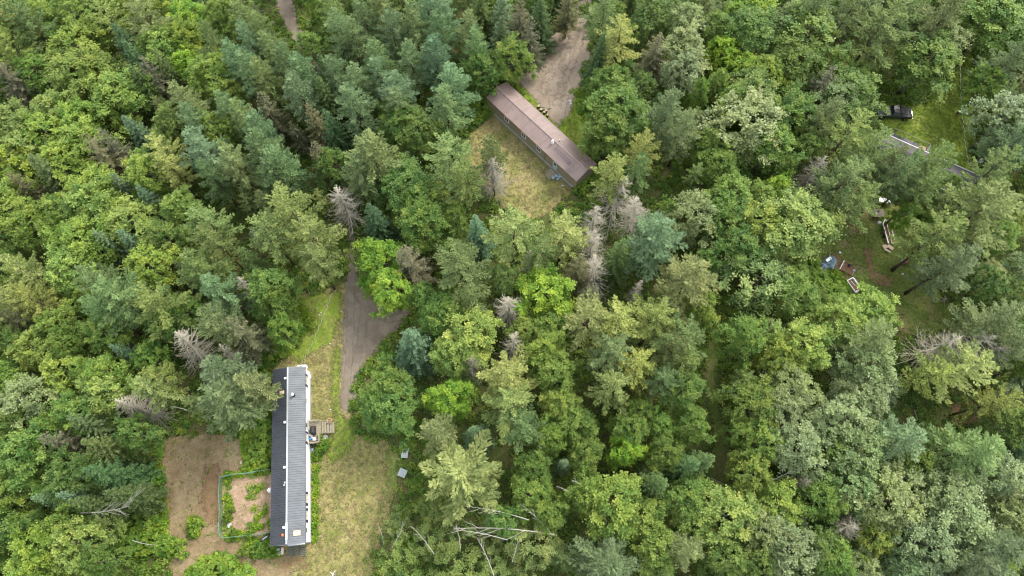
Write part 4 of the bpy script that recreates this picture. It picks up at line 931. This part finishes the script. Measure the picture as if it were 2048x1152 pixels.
for s in (-1, 1):
    MB().add([(-.45, s*.775, 1.66), (.42, s*.775, 1.68), (.85, s*.885, 1.24), (-.62, s*.895, 1.2)], [(0, 1, 2, 3)]).build('side_window', M_GLASS, TK)
    MB().box((.95, s*1.05, 1.24), (.14, .2, .16)).build('wing_mirror', M_PAINT, TK, bevel=.03)
    MB().box((2.66, s*.62, .82), (.08, .34, .18)).build('headlight', M_GALV, TK)
MB().box((-1.7, 0, .66), (2.1, 1.66, .03)).build('bed_floor', M_SHUT, TK)
t_ = MB().box((-.95, 0, 1.0), (.5, 1.7, .36)).build('toolbox', plain('grey_tan_lid', (.16, .15, .135), .5, .4), TK, bevel=.03)
MB().box((2.74, 0, .55), (.1, 1.6, .16)).build('bumper', M_CHROME, TK, bevel=.03); MB().box((2.7, 0, .8), (.06, .8, .2)).build('grille', M_CHROME, TK)
for x in (-1.75, 1.7):
    for s in (-1, 1):
        w = MB(); w.lathe([(.16, -.12), (.36, -.13), (.39, -.07), (.39, .07), (.36, .13), (.16, .12)], (0, 0, 0), 18)
        M = Matrix.Translation((x, s*.87, .39)) @ Matrix.Rotation(R(90), 4, 'X'); w.v = [tuple(M @ Vector(p)) for p in w.v]; wo = w.build('wheel', M_TYRE, TK)
        r_ = MB(); r_.lathe([(.2, -.135), (.16, .135)], (0, 0, 0), 12); r_.v = [tuple(M @ Vector(p)) for p in r_.v]; r_.build('rim', M_CHROME, wo)

# scattered things in the yard on the right
e = empty('blue_tarp', gp(1657, 526), R(20), 'crumpled blue grey tarp heap on bare ground', 'tarp')
b = MB(); rr = random.Random(4); N = 14
hgt = [[.12+.55*max(0, 1-((i-6.5)/7)**2)*max(0, 1-((j-6.5)/7)**2)*rr.uniform(.5, 1.3) for i in range(N)] for j in range(N)]
vs = [((i-6.5)*.19*(1-.35*(j > 8))+(j-6.5)*.06+rr.uniform(-.07, .07), (j-6.5)*.13*(1+.3*math.sin(i*.9))+rr.uniform(-.06, .06), max(.06, hgt[j][i]+.12*math.sin(i*1.7+j))) for j in range(N) for i in range(N)]
b.add(vs, [(j*N+i, j*N+i+1, (j+1)*N+i+1, (j+1)*N+i) for j in range(N-1) for i in range(N-1)]); b.build('sheet', plain('blue_grey_tarp', (.2, .28, .34), .4, .4, var=.4, sc=2), e)
MB().box((-.1, .35, .68), (1.0, .4, .03), rz=.3, ry=.1).build('folded_flap', M_GALV, e)
e = empty('brown_platform', gp(1694, 538), R(-33), 'low square brown wooden platform with pale edge boards', 'platform')
b = MB()
for k in range(8): b.box((0, -.68+k*.195, .3), (1.75, .17, .04))
b.build('boards', M_RUST, e); MB().box((-.93, 0, .28), (.12, 1.6, .2)).build('edge_board', M_TRIM, e); MB().box((.93, -.1, .26), (.1, 1.3, .16)).build('edge_board', M_WOOD, e)
[MB().box((x, y, .14), (.1, .1, .26)).build('leg', M_RUST, e) for x in (-.8, .8) for y in (-.65, .65)]
o = MB().box((0, 0, .2), (.42, .34, .36)).box((0, .05, .42), (.2, .1, .08)).build('black_box', M_BLACK, None, bevel=.05); o.location = gp(1698, 531.5, .32); tag(o, 'small black box standing on the brown platform', 'box')
bag(1706, 542, .26, M_BAGB, 'small blue grey bag at the right corner of the brown platform', seed=17)
e = empty('white_tub', gp(1706, 572), R(-64), 'rectangular white rimmed tub with brown leaves inside', 'tub')
b = MB()
for x, y, dx, dy in ((0, .52, 2.1, .2), (0, -.52, 2.1, .12), (.98, 0, .3, .92), (-1.0, 0, .16, .92)): b.box((x, y, .4), (dx, dy, .14))
b.build('rim', M_WPLAS, e, bevel=.04); b = MB()
for x, y, dx, dy in ((0, .47, 1.9, .06), (0, -.47, 1.9, .06), (.95, 0, .06, .88), (-.95, 0, .06, .88)): b.box((x, y, .18), (dx, dy, .34))
b.build('sides', M_WPLAS, e); MB().box((0, 0, .16), (1.8, .86, .04)).build('leaf_litter', M_RUST, e); MB().box((-.3, .1, .25), (.9, .07, .04), rz=.1).build('pale_stick', M_TRIM, e)
e = empty('trailer_frame', gp(1775, 470), R(-87), 'long rusty trailer frame with pale peeling side rails', 'trailer')
for y in (-.52, .0, .52):
    b = MB(); b.box((-.05, y, .5), (3.2, .13, .12)); b.build('rail', M_TRIM if y else plain('peeling_paint', (.5, .42, .34), .8, .2, var=.5, sc=4), e)
b = MB()
for k in range(9): b.box((-1.5+k*.36, 0, .4), (.3, 1.0, .05))
b.build('boards', M_RUST, e); b = MB(); b.tube([(-1.6, -.5, .45), (-2.3, 0, .42), (-2.6, 0, .4)], .06, 5); b.tube([(-1.6, .5, .45), (-2.3, 0, .42)], .06, 5); b.build('drawbar', M_TRIM, e)
for s in (-1, 1):
    w = MB(); w.lathe([(.12, -.09), (.26, -.1), (.28, 0), (.26, .1), (.12, .09)], (0, 0, 0), 14); M = Matrix.Translation((.3, s*.72, .28)) @ Matrix.Rotation(R(90), 4, 'X'); w.v = [tuple(M @ Vector(p)) for p in w.v]; w.build('wheel', M_TYRE, e)
M_CARD = plain('weathered_board', (.42, .34, .25), .85, .2, var=.3, sc=4)
for i, (u, v, sx, sy, rz, l) in enumerate(((1769, 494, .75, .6, .2, 'tan board at the lower left end of the trailer frame'), (1779, 496, .9, .55, -.8, 'tan board at the lower right end of the trailer frame'), (1773, 503, .9, .3, -.6, 'narrow tan board lowest beside the trailer frame'))):
    o = MB().box((0, 0, .2+.06*i), (sx, sy, .08)).box((0, 0, .1+.03*i), (sx*.5, sy*.5, .18)).build('tan_board', M_CARD); o.location = gp(u, v); o.rotation_euler[2] = rz; tag(o, l, 'board')
def table(u, v, rz, sx, sy, mat, label, leg=M_SHUT):
    e = empty('garden_table', gp(u, v), rz, label, 'table'); b = MB(); n = max(2, int(sy/.2))
    for k in range(n): b.box((0, -sy/2+(k+.5)*sy/n, .74), (sx, sy/n-.02, .04))
    b.build('table_top', mat, e); [MB().box((x*sx*.45, y*sy*.42, .36), (.08, .08, .72)).build('leg', leg, e) for x in (-1, 1) for y in (-1, 1)]
    return e
table(1753, 431, R(-2), 1.5, 1.25, M_WOOD, 'grey wooden table cluttered with pots beside the dark pine trunk')
for i, (u, v, r, m, l) in enumerate(((1748, 424, .17, M_GALV, 'pale pot at the top left of the grey table'), (1752, 427, .15, M_WPLAS, 'white pot in the middle of the grey table'), (1756, 424, .12, M_BLACK, 'small dark pot on the right of the grey table'))):
    o = MB().lathe([(r*.7, 0), (r, .2), (r*.85, .2), (r*.6, .05)], (0, 0, 0), 12).build('pot', m, None, True); o.location = gp(u, v, .77); tag(o, l, 'pot')
table(1765, 405, R(-12), 1.7, .75, M_WPLAS, 'white slatted table half hidden under the pine above the grey table', M_WPLAS)
o = MB().box((0, 0, .22), (.42, .42, .4), top=.9).box((0, 0, .44), (.2, .2, .04), m=1).build('white_bin', [M_WPLAS, M_SHUT], None, bevel=.02); o.location = gp(1757, 446.5); tag(o, 'small square white bin below the grey table', 'bin')
bag(1679.5, 505.5, .2, M_WPLAS, 'small white scrap on the grass above the blue tarp', seed=22, hh=.6)
bag(1691, 470, .1, M_WPLAS, 'tiny white scrap on the grass left of the trailer frame', seed=23, hh=.6)
o = MB().box((0, 0, .3), (1.0, .5, .5), rz=.2, top=.8).build('wooden_box', M_RUST); MB().box((-.5, 0, .34), (.07, .55, .5)).build('edge_board', M_TRIM, o); o.location = gp(1809, 526); tag(o, 'brown wooden box with pale edge under the big pine', 'box')
bag(1804, 549, .2, M_STONE, 'pale grey stone below the brown wooden box', 'stone', 'stone', seed=25)
b = MB(); rr = random.Random(9)
for k in range(16): a = rr.uniform(0, 6.28); b.tube([(0, 0, .15+.02*k), (math.cos(a)*rr.uniform(.5, 1.2), math.sin(a)*rr.uniform(.5, 1.2), rr.uniform(.1, .6))], [.04, .015], 4)
o = b.build('brush_heap', M_DEAD); o.location = gp(1888, 600); tag(o, 'heap of dry brush sticks in the shady yard', 'brush heap')

# bare leaning and fallen birches
def birch(p0, p1, z0, z1, r, label, seed, mid=None, twigs=6, fan=False):
    r *= .6
    if seed <= 12: z0 += 1.4; z1 += 1.4
    a = W(*p0, z0); c = W(*p1, z1); rr = random.Random(seed); d = c-a; L = d.length
    s = d.cross(Vector((0, 0, 1))).normalized()
    base = Vector((a.x, a.y, 0)); e = empty('leaning_birch' if not fan else 'bare_birch', base, 0, label, 'birch tree', 'bare birch trunks in the forest')
    pts = [a.lerp(c, t)+s*math.sin(t*3)*L*.03-base for t in (0, .2, .4, .6, .8, 1)]
    if z0 > .1: pts = pts
    MB().tube(pts, [r*(1-.7*i/5) for i in range(6)], 6).build('trunk', M_BIRCH, e)
    b = MB(); b.tube([a.lerp(c, q)+s*math.sin(q*3)*L*.03-base for q in (.25, .5, .75, 1)], r*.3, 4)
    for k in range(twigs):
        t = .3+.7*k/twigs; p = a.lerp(c, t)+s*math.sin(t*3)*L*.03-base; w = (d.normalized()+s*rr.choice((-1, 1))*rr.uniform(.3, .8)+Vector((0, 0, rr.uniform(-.1, .5)))).normalized(); l = rr.uniform(.08, .22)*L*(2 if fan else 1)
        b.tube([p, p+w*l*.5, p+w*l+d.normalized()*l*.2], [r*.4, r*.3, r*.1], 4, cap=False)
        for q in (.4, .7): p2 = p+w*l*q; w2 = (w+s*rr.uniform(-1, 1)+Vector((0, 0, rr.uniform(0, .6)))).normalized(); b.tube([p2, p2+w2*l*.4], [r*.2, r*.06], 3, cap=False)
    b.build('bare_branches', M_BIRCH, e)
birch((1058, 1040), (930, 1013), 6.4, 8.4, .09, 'bare white birch trunk leaning left just below the star shaped pine', 1)
birch((1100, 1064), (1040, 1008), 5.4, 7.6, .1, 'bare white birch trunk slanting up left, right of the star shaped pine', 2)
birch((1108, 1069), (908, 1058), 6.0, 8.0, .11, 'longest white birch trunk lying nearly level above the bottom edge', 3)
birch((1015, 1080), (905, 1060), 6.6, 8.4, .08, 'second near level white birch trunk just under the longest one', 4)
birch((988, 1152), (953, 1075), 6.6, 8.5, .09, 'white birch trunk rising from the bottom edge under the level ones', 5)
birch((784, 1095), (808, 1045), 3.4, 6.0, .09, 'white birch trunk leaning right at the lower lawn edge', 6)
birch((768, 1090), (754, 1045), 2.2, 5.0, .07, 'thin birch trunk leaning left, closest to the lower lawn', 7)
birch((868, 1108), (822, 1052), 6.0, 8.0, .07, 'thin birch trunk between the lower lawn edge and the level birches', 8)
birch((921, 1097), (911, 1048), 6.6, 8.2, .06, 'short thin birch trunk hanging beneath the star shaped pine', 9)
birch((1183, 982), (1143, 960), 6.6, 8.2, .08, 'pair like birch trunk just right of the narrow teal spruce', 10)
birch((1150, 990), (1112, 972), 6.0, 7.6, .06, 'thin birch trunk directly under the narrow teal spruce', 11)
birch((1024, 1124), (1036, 1075), 6.4, 8.2, .06, 'thin upright birch trunk below the right half of the level birch', 12)
birch((1532, 965), (1586, 939), 6.6, 8.6, .09, 'white birch trunk slanting right between the maples of the lower right', 13)
birch((1422, 956), (1470, 977), .5, 2.0, .09, 'fallen white birch across the lower grass path', 14, twigs=3)
birch((1478, 993), (1470, 972), .3, 1.6, .08, 'short broken birch standing at the end of the grass path', 15, twigs=2)
birch((1362, 1007), (1340, 992), 6.0, 7.4, .07, 'short pale trunk left of the lower end of the grass path', 16)
birch((160, 1026), (258, 1012), 7.0, 9.5, .1, 'bare forked white birch fanning out right in the lower left forest', 17, twigs=14, fan=True)
birch((265, 1081), (312, 1090), 3.5, 4.5, .1, 'short bent birch trunk above the lying green sapling', 18, twigs=2)
birch((1835, 840), (1828, 820), 5, 8, .07, 'thin pale trunk left of the big yellow pine on the right', 19, twigs=3)
birch((1555, 720), (1542, 745), 6, 8, .07, 'dead slanting branch among the maples right of the grass path', 20, twigs=5)
birch((620, 590), (612, 572), .2, 3.0, .12, 'pale broken trunk at the foot of the big pine left of the driveway', 21, twigs=1)
birch((390, 826), (340, 812), 3.5, 6.5, .1, 'pale bare trunk beside the grey dead conifer in the lower left forest', 22, twigs=3)

# ------------------------------------------------------------ labels for the trees: kind + order from a landmark
LM = [('brown roofed home', 1080, 260), ('grey roofed home', 583, 912), ('black pickup', 1795, 230), ('rusty trailer frame', 1775, 475),
      ('blue tarp heap', 1657, 525), ('drive fork', 735, 640), ('grey crates', 808, 925), ('netted garden', 495, 1015),
      ('top left corner', 0, 0), ('left edge midpoint', 0, 576), ('bottom left corner', 0, 1152), ('top right corner', 2048, 0), ('right edge midpoint', 2048, 640), ('bottom right corner', 2048, 1152),
      ('bottom edge midpoint', 1024, 1152), ('bottom edge right half', 1536, 1152), ('top edge right half', 1536, 0), ('top edge left half', 512, 0), ('grass path', 1430, 760)]
def ordn(n):
    return str(n)+('th' if 10 <= n % 100 <= 20 else {1: 'st', 2: 'nd', 3: 'rd'}.get(n % 10, 'th'))
buckets = {}
for t in TREES:
    k, root, (u, v) = t[0], t[1], t[2]
    nm, lu, lv = min(LM, key=lambda q: (q[1]-u)**2+(q[2]-v)**2); dx, dy = u-lu, v-lv
    d = ('right' if dx > 0 else 'left') if abs(dx) > abs(dy) else ('below' if dy > 0 else 'above')
    buckets.setdefault((k, nm, d), []).append((math.hypot(dx, dy), root))
for (k, nm, d), L_ in buckets.items():
    L_.sort(key=lambda q: q[0])
    words = KIND[k][3]; rel = {'right': 'to the right of', 'left': 'to the left of', 'above': 'above', 'below': 'below'}[d]
    for i, (_, root) in enumerate(L_):
        if 'label' not in root.keys():
            root['label'] = f"{words}, {ordn(i+1)+' ' if len(L_) > 1 else ''}nearest {rel} the {nm}" if len(L_) > 1 else f"{words} {rel} the {nm}"
        root['group'] = {'U': 'bushes at the clearing edges', 'D': 'dead trees in the forest', 'E': 'dead trees in the forest', 'C': 'dead trees in the forest'}.get(k, 'trees of the forest')
